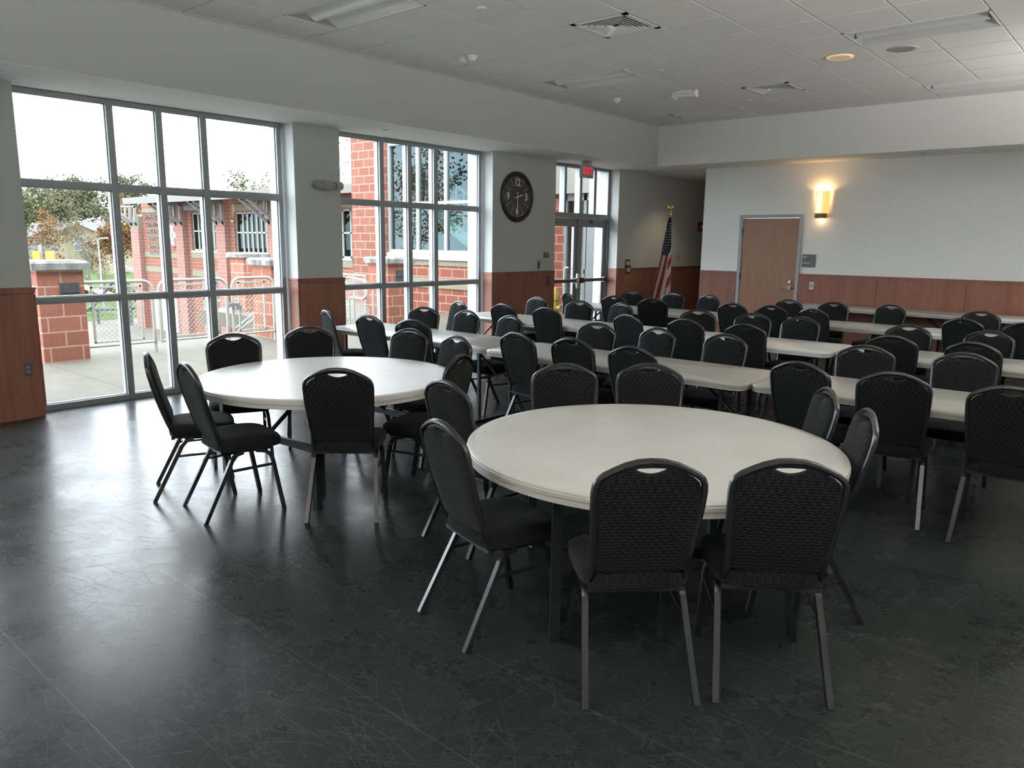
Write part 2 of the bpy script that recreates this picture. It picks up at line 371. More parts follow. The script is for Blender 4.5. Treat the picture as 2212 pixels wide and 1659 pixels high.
def troffer(i, j, where):
    x0, x1, y0, y1 = GX+i*G+.008, GX+(i+2)*G-.008, GY+j*G+.008, GY+(j+1)*G-.008
    t = thing('troffer_light', 'unlit white recessed troffer light, '+where, 'ceiling light', (x0, y0, ZC), 0, 'recessed troffer lights')
    L, W = x1-x0, y1-y0; m = MB()
    m.box(0, L, 0, .012, -.003, .07).box(0, L, W-.012, W, -.003, .07).box(0, .012, 0, W, -.003, .07).box(L-.012, L, 0, W, -.003, .07)
    m.build('housing', fix_m, t)
    # sloped side reflectors
    for q, (a, b) in enumerate(((.012, W*.36), (W-.012, W*.64))):
        r = MB(); r.add([(.012, a, 0), (L-.012, a, 0), (L-.06, b, .055), (.06, b, .055)], [(0, 1, 2, 3)])
        r.add([(.012, a, .002), (L-.012, a, .002), (L-.06, b, .057), (.06, b, .057)], [(3, 2, 1, 0)])
        r.build('reflector', fix_m, t)
    for xx, d in ((.012, 1), (L-.012, -1)):
        e = MB(); e.add([(xx, .012, 0), (xx, W-.012, 0), (xx+d*.05, W*.64, .055), (xx+d*.05, W*.36, .055)], [(0, 1, 2, 3)])
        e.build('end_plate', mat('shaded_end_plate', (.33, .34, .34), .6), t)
    b = MB(); b.smooth = True
    prof = [(W/2-.095+.19*k/12, .055-.052*math.sin(PI*k/12)) for k in range(13)]
    vs = [(xx, p[0], p[1]) for xx in (.05, L-.05) for p in prof]
    b.add(vs, [(k, k+1, k+14, k+13) for k in range(12)]); b.smooth = False
    b.add([(.05, p[0], p[1]) for p in prof], [tuple(range(13))]); b.add([(L-.05, p[0], p[1]) for p in prof], [tuple(range(13))[::-1]])
    b.box(.05, L-.05, W*.34, W*.66, .056, .07)
    part(b.build('lens_basket', mat('lens_white', (.82, .82, .80), .3), t), 'curved white centre basket')
for a in TROFF: troffer(*a)
def diffuser(i, j, label):
    x0, y0 = GX+i*G+.008, GY+j*G+.008; s = G-.016
    t = thing('air_diffuser', label, 'air vent', (x0+s/2, y0+s/2, ZC), 0, 'square ceiling diffusers')
    h = s/2; f = MB()
    for (a, b, c, d) in ((-h, h, -h, -h+.045), (-h, h, h-.045, h), (-h, -h+.045, -h, h), (h-.045, h, -h, h)): f.box(a, b, c, d, -.004, .004)
    f.build('frame', fix_m, t)
    MB().box(-h, h, -h, h, .075, .08).build('duct', mat('dark_duct', (.05, .05, .05), .8), t)
    r = MB(); k = h-.05
    while k > .05:
        o, n_ = k, k-.016
        for sgn in range(4):
            c, s_ = (1, 0, -1, 0)[sgn], (0, 1, 0, -1)[sgn]
            def R(x, y, z): return (x*c-y*s_, x*s_+y*c, z)
            r.add([R(-o, -o, -.004), R(o, -o, -.004), R(n_, -n_, .016), R(-n_, -n_, .016), R(-o, -o, -.001), R(o, -o, -.001), R(n_, -n_, .019), R(-n_, -n_, .019)],
                  [(0, 1, 2, 3), (7, 6, 5, 4), (0, 4, 5, 1)])
        k -= .036
    r.build('louvre', fix_m, t)
diffuser(1, -1, 'square white louvred ceiling vent nearer the camera'); diffuser(1, 5, 'square white louvred ceiling vent farther off, lit orange by the wall lamp')
def disc_fix(name, label, cat, x, y, r, h, m, group=None, inner=None):
    t = thing(name, label, cat, (x, y, ZC if y < YBB and x > XB else ZS), 0, group)
    b = MB(); b.smooth = True; b.lathe([(r, 0), (r, -h*.6), (r*.93, -h), (r*.80, -h*.9)], n=36); b.build('trim_ring', m, t)
    b = MB(); b.lathe([(r*.79, -h*.94), (r*.79, -h*1.02), (0.0001, -h*1.02)], n=36); b.build('grille', inner or m, t); return t
warm_ring = mat('orange_glow_ring', (.8, .68, .5), .5, emit=(1, .62, .30), es=.32)  # soft orange glow put into ring and disc as emission
warm_in = mat('orange_glow_disc', (.6, .5, .4), .6, emit=(1, .66, .38), es=.16)
disc_fix('round_ceiling_fitting', 'round flush ceiling fitting glowing soft orange', 'ceiling light', -3.0, 8.74, .135, .012, warm_ring, 'round ceiling fittings', warm_in)
disc_fix('ceiling_speaker', 'round grey ceiling speaker beside the big troffer light', 'speaker', -2.386, 8.77, .135, .010, mat('grey_grille', (.55, .55, .52), .6), 'round ceiling fittings', mat('grey_grille2', (.36, .36, .33), .8))
for (x, y, l) in ((-4.808, 5.117, 'nearest the camera, left of the square vent'), (-4.819, 8.155, 'in the middle of the ceiling'), (-4.795, 10.502, 'far end, behind the oblong detector')):
    t = thing('ceiling_sprinkler', 'small white concealed sprinkler cap, '+l, 'sprinkler', (x, y, ZC), 0, 'sprinkler caps in the tile ceiling')
    b = MB(); b.smooth = True; b.lathe([(.042, 0), (.042, -.004), (.035, -.009), (.0001, -.010)], n=24); b.build('cap', fix_m, t)
for (x, y, l) in ((-7.455, 6.254, 'above the middle window'), (-7.541, 10.64, 'above the glass doors'), (-2.96, 12.343, 'right of the wall lamp'), (-7.44, 2.18, 'at the left picture edge above the pier')):
    t = thing('soffit_sprinkler', 'small grey sprinkler cap under the bulkhead, '+l, 'sprinkler', (x, y, ZS), 0, 'sprinkler caps under the bulkheads')
    b = MB(); b.smooth = True; b.lathe([(.045, 0), (.045, -.004), (.0001, -.007)], n=24); b.build('cap', mat('grey_cap', (.3, .3, .29), .6), t)
for (x, y, l) in ((-6.203, 6.317, 'left one of the close pair'), (-6.064, 6.318, 'right one of the close pair'), (-6.184, 9.331, 'single one farther off')):
    t = thing('ceiling_sensor', 'small white domed ceiling sensor, '+l, 'sensor', (x, y, ZC), 0, 'domed ceiling sensors')
    b = MB(); b.smooth = True; b.lathe([(.055, 0), (.055, -.012), (.045, -.018)], n=24); b.build('base', fix_m, t)
    b = MB(); b.smooth = True; b.lathe([(.045, -.018), (.040, -.035), (.025, -.050), (.0001, -.056)], n=24); b.build('dome', fix_m, t)
t = thing('smoke_detector', 'white oblong ceiling unit hanging near the far vent', 'detector', (-5.188, 9.424, ZC))
MB().box(-.12, .12, -.05, .05, -.03, 0).build('base', fix_m, t)
b = MB(); b.smooth = True; b.tube([(-.15, 0, -.045), (.15, 0, -.045)], .035, 12); b.build('housing', fix_m, t)
for sx in (-.15, .15):
    b = MB(); b.smooth = True; b.tube([(sx-.02, 0, -.045), (sx+.02, 0, -.045)], .048, 14); b.build('lamp_head', fix_m, t)
# recessed can in the hall soffit
t = thing('recessed_downlight', 'small lit recessed downlight over the flag', 'ceiling light', (-7.09, 13.45, ZS))
b = MB(); b.smooth = True; b.lathe([(.10, 0), (.10, -.006), (.075, -.006), (.072, 0)], n=28); b.build('trim_ring', fix_m, t)
b = MB(); b.lathe([(.074, -.003), (.0001, -.003)], n=28); b.build('lamp', mat('can_glow', (1, .9, .7), .5, emit=(1, .80, .52), es=5), t)
l = bpy.data.lights.new('downlight_beam', 'SPOT'); l.energy = 26; l.color = (1, .76, .50); l.spot_size = 1.9; l.spot_blend = .7; l.shadow_soft_size = .05
o = bpy.data.objects.new('downlight_beam', l); COL.objects.link(o); o.parent = t; o.location = (0, 0, -.02)

# wainscot
def wains(name, face, axis, a, b, seams=(), ret=None, z1=ZW):
    """axis 'x': face is at x=face, looking +x, spanning y a..b ; axis 'y': face at y=face looking -y, spanning x a..b"""
    m = MB(); th = .018; edges = [a]+list(seams)+[b]
    def bx(u0, u1, d0, d1, z0, z1_):
        if axis == 'x': m.box(face+d0, face+d1, u0, u1, z0, z1_)
        elif axis == 'y': m.box(u0, u1, face-d1, face-d0, z0, z1_)
        else: m.box(u0, u1, face+d0, face+d1, z0, z1_)
    bx(a, b, 0, th*.15, .10, z1-.02)
    for u0, u1 in zip(edges[:-1], edges[1:]):
        bx(u0+.003, u1-.003, 0, th, .10, z1-.059)
    bx(a, b, 0, th, z1-.055, z1-.02); bx(a, b, 0, .026, z1-.02, z1)
    o = struct(name, m, wood, 'cherry wood wainscot panelling', 'panelling')
    return o
wains('trim_2', XP, 'x', 1.75, 2.41)
wains('trim_3', XP, 'x', 5.207, 5.85); wains('trim_4', XP, 'x', 8.60, 9.616); wains('trim_5', XP-.02, 'x', 9.616, 10.15)
wains('trim_6', XP, 'x', 12.0, 12.56); wains('trim_7', XP-.035, 'x', 12.56, YH, (13.3, 14.52, 15.74))
for k, (y, sd) in enumerate(((5.207, 'y'), (8.60, 'y'), (12.0, 'y'), (2.41, 'z'), (5.85, 'z'))):
    wains('trim_%d' % (8+k), y, sd, XF+.13, XP+.018)
wains('trim_13', YB, 'y', XE, DX0-.005, ()); wains('trim_14', YB, 'y', DX1+.005, XR, (-3.515, -2.29, -1.07, .15))
wains('trim_15', XP, 'x', YR, -1.0)
m = MB()
def base_(x0, x1, y0, y1): m.box(x0, x1, y0, y1, 0, .10)
for (a, b, f_) in ((1.75, 2.41, XP), (5.207, 5.85, XP), (8.60, 9.616, XP), (9.616, 10.15, XP-.02), (12., 12.56, XP), (12.56, YH, XP-.035), (YR, -1, XP)): base_(f_, f_+.02, a, b)
base_(XE, DX0, YB-.02, YB); base_(DX1, XR, YB-.02, YB)
struct('baseboard_left', m, wood, 'cherry wood base board', 'baseboard')

# ------------------------------------------------------------------ windows and glass doors
def window(n, ya, yb, mull, jw=.055):
    w_ = bpy.data.objects.new('window_%d' % n, None); COL.objects.link(w_); tag(w_, 'tall grey aluminium framed window wall', 'window', kind='structure')
    m = MB(); z1 = 2.962
    m.box(XF, XW, ya, ya+jw, 0, z1).box(XF, XW, yb-jw, yb, 0, z1)
    for (a, b) in mull: m.box(XF, XW, a, b, 0, z1)
    m.box(XF+.004, XW-.002, ya, yb, 0, .058).box(XF+.004, XW-.002, ya, yb, 1.028, 1.085).box(XF+.004, XW-.002, ya, yb, 2.10, 2.162).box(XF+.004, XW-.002, ya, yb, 2.922, z1)
    m.build('window_frame', alu, w_)
    # glazing stops: thin lighter inner lip
    s = MB(); ys = [ya+jw]+[q for ab in mull for q in ab]+[yb-jw]
    for k in range(0, len(ys), 2):
        for (z0, zz) in ((.058, 1.028), (1.085, 2.10), (2.162, 2.922)):
            y0, y1 = ys[k], ys[k+1]
            s.box(-8.085, -8.06, y0, y0+.010, z0, zz).box(-8.085, -8.06, y1-.010, y1, z0, zz).box(-8.085, -8.06, y0, y1, z0, z0+.010).box(-8.085, -8.06, y0, y1, zz-.010, zz)
    s.build('glazing_bead', mat('bead_aluminium', (.42, .44, .46), .4, .2), w_)
    MB().add([(-8.09, ya+.01, .02), (-8.09, yb-.01, .02), (-8.09, yb-.01, 2.94), (-8.09, ya+.01, 2.94)], [(0, 1, 2, 3)]).build('window_pane', pane_m, w_)
window(1, 2.41, 5.17, ((3.255, 3.320), (3.735, 3.80), (4.205, 4.275)))
window(2, 5.85, 8.56, ((6.625, 6.695), (7.11, 7.18), (7.59, 7.665)))
window(3, -1.0, 1.75, ((-.2, -.13), (.3, .37), (.8, .87)))
d_ = bpy.data.objects.new('door_1', None); COL.objects.link(d_); tag(d_, 'glazed aluminium double entrance doors with transom windows', 'door', kind='structure')
m = MB(); z1 = 2.962
for (a, b) in ((10.15, 10.19), (10.62, 10.68), (11.06, 11.13), (11.49, 11.57), (11.93, 11.995)): m.box(XF, XW, a, b, 2.12, z1)
m.box(XF+.003, XW+.01, 10.151, 11.999, 2.075, 2.16).box(XF+.003, XW-.003, 10.151, 11.999, 2.92, z1-.001)
m.box(XF+.001, XW-.001, 10.152, 10.189, 0, 2.09).box(XF+.001, XW-.001, 11.936, 11.998, 0, 2.09).box(XF+.001, XW-.001, 11.055, 11.105, 0, 2.09)
m.build('door_frame', alu, d_)
MB().add([(-8.09, 10.16, 2.13), (-8.09, 11.99, 2.13), (-8.09, 11.99, 2.94), (-8.09, 10.16, 2.94)], [(0, 1, 2, 3)]).build('transom_pane', pane_m, d_)
for (a, b, hs) in ((10.195, 11.05, 1), (11.11, 11.93, -1)):
    lf = MB(); lf.box(-8.11, -8.06, a, a+.09, .02, 2.07).box(-8.11, -8.06, b-.09, b, .02, 2.07).box(-8.108, -8.062, a+.09, b-.09, 1.93, 2.068).box(-8.108, -8.062, a+.09, b-.09, .022, .25)
    L = lf.build('door_leaf', door_alu, d_)
    MB().add([(-8.085, a+.08, .24), (-8.085, b-.08, .24), (-8.085, b-.08, 1.94), (-8.085, a+.08, 1.94)], [(0, 1, 2, 3)]).build('door_glass', pane_m, L)
    pb = MB(); pb.box(-8.03, -7.985, a+.05, b-.05, .97, 1.025).box(-8.06, -7.985, a+.02, a+.09, .95, 1.045).box(-8.06, -7.985, b-.09, b-.02, .95, 1.045)
    pb.build('push_bar', mat('push_bar_metal', (.10, .10, .10), .3, .6), L)
    cl = MB(); cl.box(-8.06, -8.01, a+.12 if hs > 0 else a+.35, b-.35 if hs > 0 else b-.12, 2.0, 2.055); cl.tube([(-8.02, (a+b)/2, 2.06), (-7.93, (a+b)/2-.12*hs, 2.075), (-8.03, (a+b)/2-.3*hs, 2.09)], .01, 6)
    cl.build('door_closer', door_alu, L)
    if hs > 0:
        h = MB(); h.smooth = True; h.tube([(-8.12, b-.14, 1.22), (-8.19, b-.14, 1.22), (-8.21, b-.14, 1.19), (-8.21, b-.14, .78), (-8.19, b-.14, .75), (-8.12, b-.14, .75)], .014, 8)
        h.build('pull_handle', mat('white_metal', (.35, .35, .33), .4), L)
        h = MB(); h.smooth = True; h.lathe([(.028, -.13), (.036, -.06), (.036, .06), (.028, .13)], (-7.985, b-.045, .99), 14); h.build('latch_case', steel, L)

# ------------------------------------------------------------------ far wall door and wall fittings
d2 = bpy.data.objects.new('door_2', None); COL.objects.link(d2); tag(d2, 'brown wood veneer storage door in a grey metal frame', 'door', kind='structure')
m = MB().box(DX0+.001, DX0+.055, YB-.02, YB+.12, 0, DZ-.055).box(DX1-.055, DX1-.001, YB-.02, YB+.12, 0, DZ-.055).box(DX0+.001, DX1-.001, YB-.02, YB+.12, DZ-.055, DZ-.001)
m.build('door_frame', mat('grey_door_frame', (.36, .375, .38), .45), d2)
sl = MB().box(DX0+.06, DX1-.06, YB-.005, YB+.04, .01, DZ-.06).build('door_slab', doorwood, d2)
h = MB(); h.smooth = True; hx = -4.885
h.lathe([(.032, -.012), (.032, 0), (.028, .004)], (hx, YB-.017, .955), 20, 'y'); h.tube([(hx, YB-.01, .955), (hx, YB-.06, .955), (hx-.03, YB-.065, .957), (hx-.115, YB-.06, .955)], .010, 8)
h.build('lever_handle', steel, sl)
h = MB(); h.smooth = True; h.lathe([(.024, -.02), (.024, 0)], (hx, YB-.006, 1.055), 20, 'y'); h.build('deadbolt', steel, sl)
for z in (1.88, 1.12, .3):
    MB().box(DX0+.052, DX0+.066, YB-.022, YB-.004, z-.055, z+.055).build('hinge', dark_m, sl)
MB().box(DX1-.07, DX1-.048, YB-.012, YB-.0055, .93, 1.03).build('strike_plate', dark_m, d2)
PLQ = mat('grey_plaque', (.13, .13, .145), .5); wht = mat('white_lettering', (.75, .75, .72), .5)
t = thing('room_sign', 'grey square room sign reading 231 storage beside the wooden door', 'sign', (-4.60, YB, 1.41))
MB().box(-.108, .108, -.008, 0, -.105, .105).build('plate', PLQ, t)
MB().box(-.108, .108, -.0085, -.0078, -.003, -.001).build('groove', mat('groove', (.09, .09, .10), .5), t)
text('231', .045, wht, 'lettering', t, (-.065, -.0085, .058), (PI/2, 0, 0), .0008, bold=.0006); text('STORAGE', .027, wht, 'lettering', t, (-.045, -.0085, -.038), (PI/2, 0, 0), .0008, bold=.0004)
t = thing('wall_switch', 'small steel wall switch plate on the wood panelling right of the door', 'switch', (-4.515, YB-.018, 1.01))
MB().box(-.035, .035, -.006, 0, -.06, .06).build('plate', steel, t); MB().box(-.018, .018, -.012, -.006, -.035, .035).build('rocker', mat('grey_rocker', (.3, .3, .31), .4), t)

# wall sconce
def sconce(label, loc, rz, up=0):
    t = thing('wall_sconce', label, 'wall lamp', loc, rz, 'curved amber wall lamps')
    MB().box(-.075, .075, -.03, 0, -.235, .17).build('back_plate', mat('bronze', (.16, .095, .06), .4, .5), t)
    MB().box(-.075, .075, -.115, -.03, -.24, -.165).build('bottom_bracket', mat('bronze', ()), t)
    shade_m = mat('amber_shade', (.9, .7, .4), .5, emit=(1, .52, .14), es=.72)
    NT(shade_m).p.inputs['Transmission Weight'].default_value = 0
    b = MB(); b.smooth = True; R_ = .135
    vs = []; n_ = 16
    for k in range(n_+1):
        a = PI*(.11+.78*k/n_); vs += [(-math.cos(a)*R_*.86, -math.sin(a)*R_+.02, -.165), (-math.cos(a)*R_*.86, -math.sin(a)*R_+.02, .185)]
    b.add(vs, [(2*k, 2*k+2, 2*k+3, 2*k+1) for k in range(n_)])
    b.add([(p[0]*.97, p[1]*.97, p[2]) for p in vs], [(2*k+1, 2*k+3, 2*k+2, 2*k) for k in range(n_)]); b.build('lamp_shade', shade_m, t)
    b = MB(); b.smooth = True; b.tube([(-.02, -.125, -.13), (-.02, -.125, .155)], .030, 16); b.build('lamp_tube', mat('tube_glow', (1, 1, .8), .5, emit=(1, .80, .36), es=3), t)
    for (z, e) in ((.15, 3.6), (-.25, .8)):
        l = bpy.data.lights.new('sconce_light', 'POINT'); l.energy = e; l.color = (1, .62, .30); l.shadow_soft_size = .03
        o = bpy.data.objects.new('sconce_light', l); COL.objects.link(o); o.parent = t; o.location = (0, -.07, z)
    if up:  # added spot beam that brightens ceiling and room; only unseen lamps carry it
        l = bpy.data.lights.new('added_uplight', 'SPOT'); l.energy = up; l.color = (1, .985, .95); l.spot_size = 2.05; l.spot_blend = 1; l.shadow_soft_size = .12
        o = bpy.data.objects.new('added_uplight', l); COL.objects.link(o); o.parent = t; o.location = (0, -.16, .22); o.rotation_euler = (PI+.64, 0, 0)
sconce('lit amber wall lamp with curved shade on the far wall', (-4.45, YB, 2.33), 0)
for y, q in ((10.0, 'at the far end'), (5.4, 'in the middle'), (.8, 'at the near end')):  # unseen lamps added to fill the room with light
    sconce('added amber fill lamp out of frame on the right wall, '+q, (XR, y, 2.33), -PI/2, 700)
for x, q in ((-.6, 'right one'), (-4.2, 'left one')):  # two more added out of view as fill light
    sconce('added amber fill lamp out of frame on the wall behind the camera, '+q, (x, YR, 2.33), PI, 950)

# clock
t = thing('wall_clock', 'large round black wall clock with white 12, 3, 6 and 9', 'clock', (XP, 9.14, 2.335))
b = MB(); b.smooth = True; b.lathe([(.36, 0), (.377, .012), (.377, .03), (.36, .045), (.33, .048), (.312, .034), (.305, .020)], n=64, ax='x'); b.build('rim', mat('clock_rim', (.018, .02, .024), .3), t)
MB().lathe([(.31, .012), (.31, .018)], n=64, ax='x').build('dial', mat('clock_dial', (.010, .011, .012), .14, spec=.25), t)
cw = mat('clock_white', (.85, .82, .76), .5)
for s_, a in (('12', 0), ('3', 90), ('6', 180), ('9', 270)):
    r = .212; text(s_, .155, cw, 'numeral', t, (.0195, r*math.sin(math.radians(a)), r*math.cos(math.radians(a))), (PI/2, 0, PI/2), .001, bold=.0035, sx=.9)
tk = MB(); tk2 = MB()
for k in range(60):
    a = 2*PI*k/60; c, s_ = math.cos(a), math.sin(a)
    def tick(mb, r0, r1, w_):
        mb.add([(.0205, r*s_+q*c*w_, r*c-q*s_*w_) for (r, q) in ((r0, -1), (r1, -1), (r1, 1), (r0, 1))], [(0, 1, 2, 3)])
    tick(tk, .285, .298, .0018) if k % 5 else tick(tk, .272, .298, .005)
    if k % 15 and k % 5 == 0: tick(tk2, .165, .262, .0022)
tk.build('minute_track', cw, t); tk2.build('hour_mark', cw, t)
def hand(ang, L, wd, x):
    a = math.radians(ang); b = MB(); c, s_ = math.cos(a), math.sin(a)
    P = [(-.07, .010), (-.055, .014), (-.04, .004), (0, .006), (L*.55, .006), (L*.62, wd), (L*.75, .006), (L, .0015)]
    pts = [(r, q) for r, q in P]+[(r, -q) for r, q in P[::-1]]
    b.add([(x, r*s_+q*c, r*c-q*s_) for r, q in pts]+[(x+.002, r*s_+q*c, r*c-q*s_) for r, q in pts], [tuple(range(16)), tuple(range(31, 15, -1))]+[(k, (k+1) % 16, 16+(k+1) % 16, 16+k) for k in range(16)])
    return b
hand(75, .14, .014, .024).build('hour_hand', cw, t); hand(180, .20, .012, .027).build('minute_hand', cw, t)
MB().lathe([(.014, .022), (.014, .031)], n=16, ax='x').build('hub', cw, t)

# plates on the pier by the doors
t = thing('thermostat', 'small grey rectangular wall control on the clock pier, upper one', 'wall control', (XP-.02, 9.927, 1.452))
MB().box(0, .012, -.062, .062, -.042, .042).build('plate', mat('dim_grey', (.12, .12, .12), .5), t); MB().box(.012, .014, -.035, .035, -.002, .03).build('display', mat('pale_grey', (.28, .28, .27), .5), t)
t = thing('keypad', 'narrow upright grey wall plate on the clock pier, below the thermostat', 'wall control', (XP-.02, 9.737, 1.296))
MB().box(0, .010, -.030, .030, -.062, .062).build('plate', mat('mid_grey', (.16, .16, .15), .5), t); MB().box(.010, .014, -.014, .014, -.02, .02).build('switch', dark_m, t)
t = thing('wall_handset', 'small red-brown upright plate with dark lettering on the clock pier panelling', 'wall plate', (XP-.002, 9.975, 1.03))
MB().box(0, .012, -.040, .040, -.085, .085).build('plate', mat('red_brown', (.16, .07, .06), .45), t)
MB().box(.012, .0135, -.02, .02, -.055, .055).build('slot', mat('slot_dark', (.05, .03, .03), .5), t)
# switches right of the doors
for (z, nm) in ((1.285, 'upper of two, in a brown frame'), (1.165, 'lower of two, on the wood panelling')):
    t = thing('switch_plate', 'three-gang light switch right of the glass doors, '+nm, 'switch', (XP if z > 1.2 else XP+.018, 12.375, z), 0, 'light switches right of the glass doors')
    MB().box(0, .006, -.085, .085, -.075, .075).build('plate', mat('brown_plate', (.085, .055, .045), .4), t)
    for k in (-1, 0, 1): MB().box(.006, .012, k*.038-.013, k*.038+.013, -.035, .035).build('rocker', mat('white_rocker', (.6, .6, .57), .4), t)
# exit sign
t = thing('exit_sign', 'small red lettered EXIT sign hanging above the glass doors', 'sign', (-7.52, 10.53, 2.80))
MB().box(-.028, .028, -.155, .155, -.10, .10).build('housing', mat('exit_white', (.42, .42, .42), .5), t)
MB().box(-.05, .05, -.07, .07, .10, .169).build('canopy', mat('exit_white', ()), t)
MB().box(.028, .030, -.140, .140, -.085, .085).build('face', mat('exit_face', (.40, .30, .31), .5), t)
ex = text('EXIT', .165, mat('exit_red', (.75, .02, .03), .4, emit=(1, .03, .05), es=.45), 'lettering', t, (.0305, 0, 0), (PI/2, 0, PI/2), .001, bold=.004, sx=.78)
# emergency light on first pier
t = thing('emergency_light', 'grey oval twin-head emergency light on the pier between the windows', 'emergency light', (XP, 5.615, 2.29))
b = MB(); b.smooth = True
outs = []
for (dx, sc) in ((0, 1), (.05, .97), (.075, .85), (.085, .5)): outs.append([(dx, .155*sc*math.cos(a)*(abs(math.cos(a))**-.25 if abs(math.cos(a)) > .01 else 1), .058*sc*math.sin(a)) for a in [2*PI*k/32 for k in range(32)]])
b.layers(outs); b.build('housing', mat('greyish_plastic', (.34, .35, .35), .45), t)
for sy in (-.115, .15):
    b = MB(); b.smooth = True; b.lathe([(.048, -.045), (.052, .0), (.050, .04), (.038, .045), (.030, .03)], (.075, sy, 0), 20, 'y' if sy > 0 else 'x'); b.build('lamp_head', mat('greyish_plastic', ()), t)
# outlet on left pier
t = thing('power_outlet', 'grey duplex power outlet low on the left wood panelling', 'outlet', (XP+.018, 2.305, .455))
MB().box(0, .005, -.036, .036, -.06, .06).build('plate', mat('outlet_grey', (.09, .09, .095), .4), t)
for z in (-.022, .022): MB().box(.005, .009, -.017, .017, z-.014, z+.014).build('socket', mat('outlet_socket', (.2, .2, .2), .4), t)
# hall fittings
t = thing('fire_alarm', 'dark red fire alarm strobe on the hallway wall', 'fire alarm', (XP-.035, 15.2, 2.02))
b = MB(); b.box(0, .05, -.07, .07, -.10, .10); b.build('housing', mat('alarm_red', (.30, .02, .02), .4), t); MB().box(.05, .075, .0, .05, -.03, .03).build('strobe', wht, t)
t = thing('hall_sign', 'small pale notice on the hallway wall beside the fire alarm', 'sign', (XP-.035, 15.62, 2.05)); MB().box(0, .008, -.06, .06, -.08, .08).build('plate', mat('notice', (.32, .30, .20), .5), t)
t = thing('hall_plate', 'small pale switch plate right of the flag', 'switch', (XP-.035, 14.35, 1.38)); MB().box(0, .006, -.035, .035, -.075, .075).build('plate', mat('pale_plate', (.42, .37, .30), .5), t)
MB().box(.006, .010, -.014, .014, -.04, .04).build('rocker', mat('pale_rocker', (.36, .32, .27), .5), t)

# ------------------------------------------------------------------ flag
FX, FY = -7.40, 13.12
t = thing('flag_stand', 'united states flag furled on an indoor pole with gold eagle', 'flag', (FX, FY, 0))
gold = mat('gold', (.65, .45, .16), .25, .9)
b = MB(); b.smooth = True; b.lathe([(.16, 0), (.16, .02), (.13, .035), (.05, .06), (.035, .12), (.02, .13)], n=28); b.build('base', gold, t)
b = MB(); b.smooth = True; b.tube([(0, 0, .12), (0, 0, 2.17)], .015, 10); b.build('pole', mat('oak_pole', (.35, .2, .09), .4), t)
b = MB(); b.smooth = True; b.lathe([(.016, 2.13), (.022, 2.15), (.012, 2.17), (.020, 2.19), (.022, 2.20), (.010, 2.215), (.012, 2.23), (.028, 2.25), (.012, 2.275), (.008, 2.29)], n=16)
b.lathe([(.0001, 2.285), (.016, 2.295), (.022, 2.315), (.016, 2.34), (.010, 2.352), (.011, 2.362), (.0001, 2.374)], n=12)
for s_ in (-1, 1):
    P = [Vector((s_*x*.76, s_*x*.65, z)) for x, z in ((.005, 2.325), (.03, 2.345), (.062, 2.375), (.050, 2.335), (.03, 2.305))]
    b.add(P+[p+Vector((.004, -.008, 0)) for p in P], [tuple(range(5)), tuple(range(9, 4, -1))]+[(k, (k+1) % 5, 5+(k+1) % 5, 5+k) for k in range(5)])
b.build('eagle_finial', gold, t)
fm = [mat('flag_white', (.58, .55, .52), .8), mat('flag_red', (.33, .025, .03), .8), mat('flag_navy', (.012, .014, .035), .8)]
b = MB(); b.smooth = True; NA, NZ = 96, 150
zt, zb = 2.14, .62
vr = (math.cos(math.radians(33)), math.sin(math.radians(33)))      # sideways direction of the hanging cloth
ud = (vr[1], -vr[0])                                                # towards the room
def fp(u, v):
    z = zt-(zt-zb)*v; wdt = .028+.165*v**.95
    cx = -.085*v; fold = .018*min(1, v*2.2)*math.sin(u*9.5+v*1.6)
    a = (u-.5)*PI*1.15; dep = .02+.075*v
    x = cx+wdt*math.sin(a)*(.86 if u > .5 else 1.); d = dep*math.cos(a)+fold
    return (x*vr[0]+d*ud[0], x*vr[1]+d*ud[1], z)
vs = [fp(i/NA, j/NZ) for j in range(NZ+1) for i in range(NA+1)]
for j in range(NZ):
    for i in range(NA):
        u, v = (i+.5)/NA, (j+.5)/NZ
        canton = v < .455-(.20*(u-.58)/.42 if u > .58 else 0)+(.03*(u-.2)) and not (u < .16 and v > .38)
        if canton: b.cur = 2
        else:
            if u < .60: k = (u*1.9+v*.62)*4.3
            else: k = (u*1.1+v*2.6)*3.4
            b.cur = int(math.floor(k)) % 2
        a = len(b.v); q = j*(NA+1)+i
        b.f.append([q, q+1, q+NA+2, q+NA+1]); b.mi.append(b.cur); b.sm.append(True)
b.v = vs
clo = b.build('flag_cloth', fm, t)
st = MB()
for r in range(12):
    for c_ in range(5):
        v = .07+.033*r; u = .14+.16*c_+(.08 if r % 2 else 0)
        if u > .84 or (u > .58 and v > .40-.2*(u-.58)/.42) or (v < .12 and c_ not in (2, 3)): continue
        p = Vector(fp(u, v)); pu = Vector(fp(u+.01, v))-p; pv = Vector(fp(u, v+.01))-p
        n_ = pu.cross(pv).normalized()
        if n_.dot(Vector((ud[0], ud[1], 0))) < 0: n_ = -n_
        e1 = pu.normalized(); e2 = n_.cross(e1); R0 = .013; Pp = []
        for k in range(10):
            rr_ = R0 if k % 2 == 0 else R0*.45; a = PI*k/5+PI/2
            Pp.append(p+n_*.003+e1*rr_*math.cos(a)+e2*rr_*math.sin(a))
        st.add(Pp, [tuple(range(10))])
part(st.build('star', mat('star_white', (.7, .68, .64), .8), clo), 'white stars of the canton')

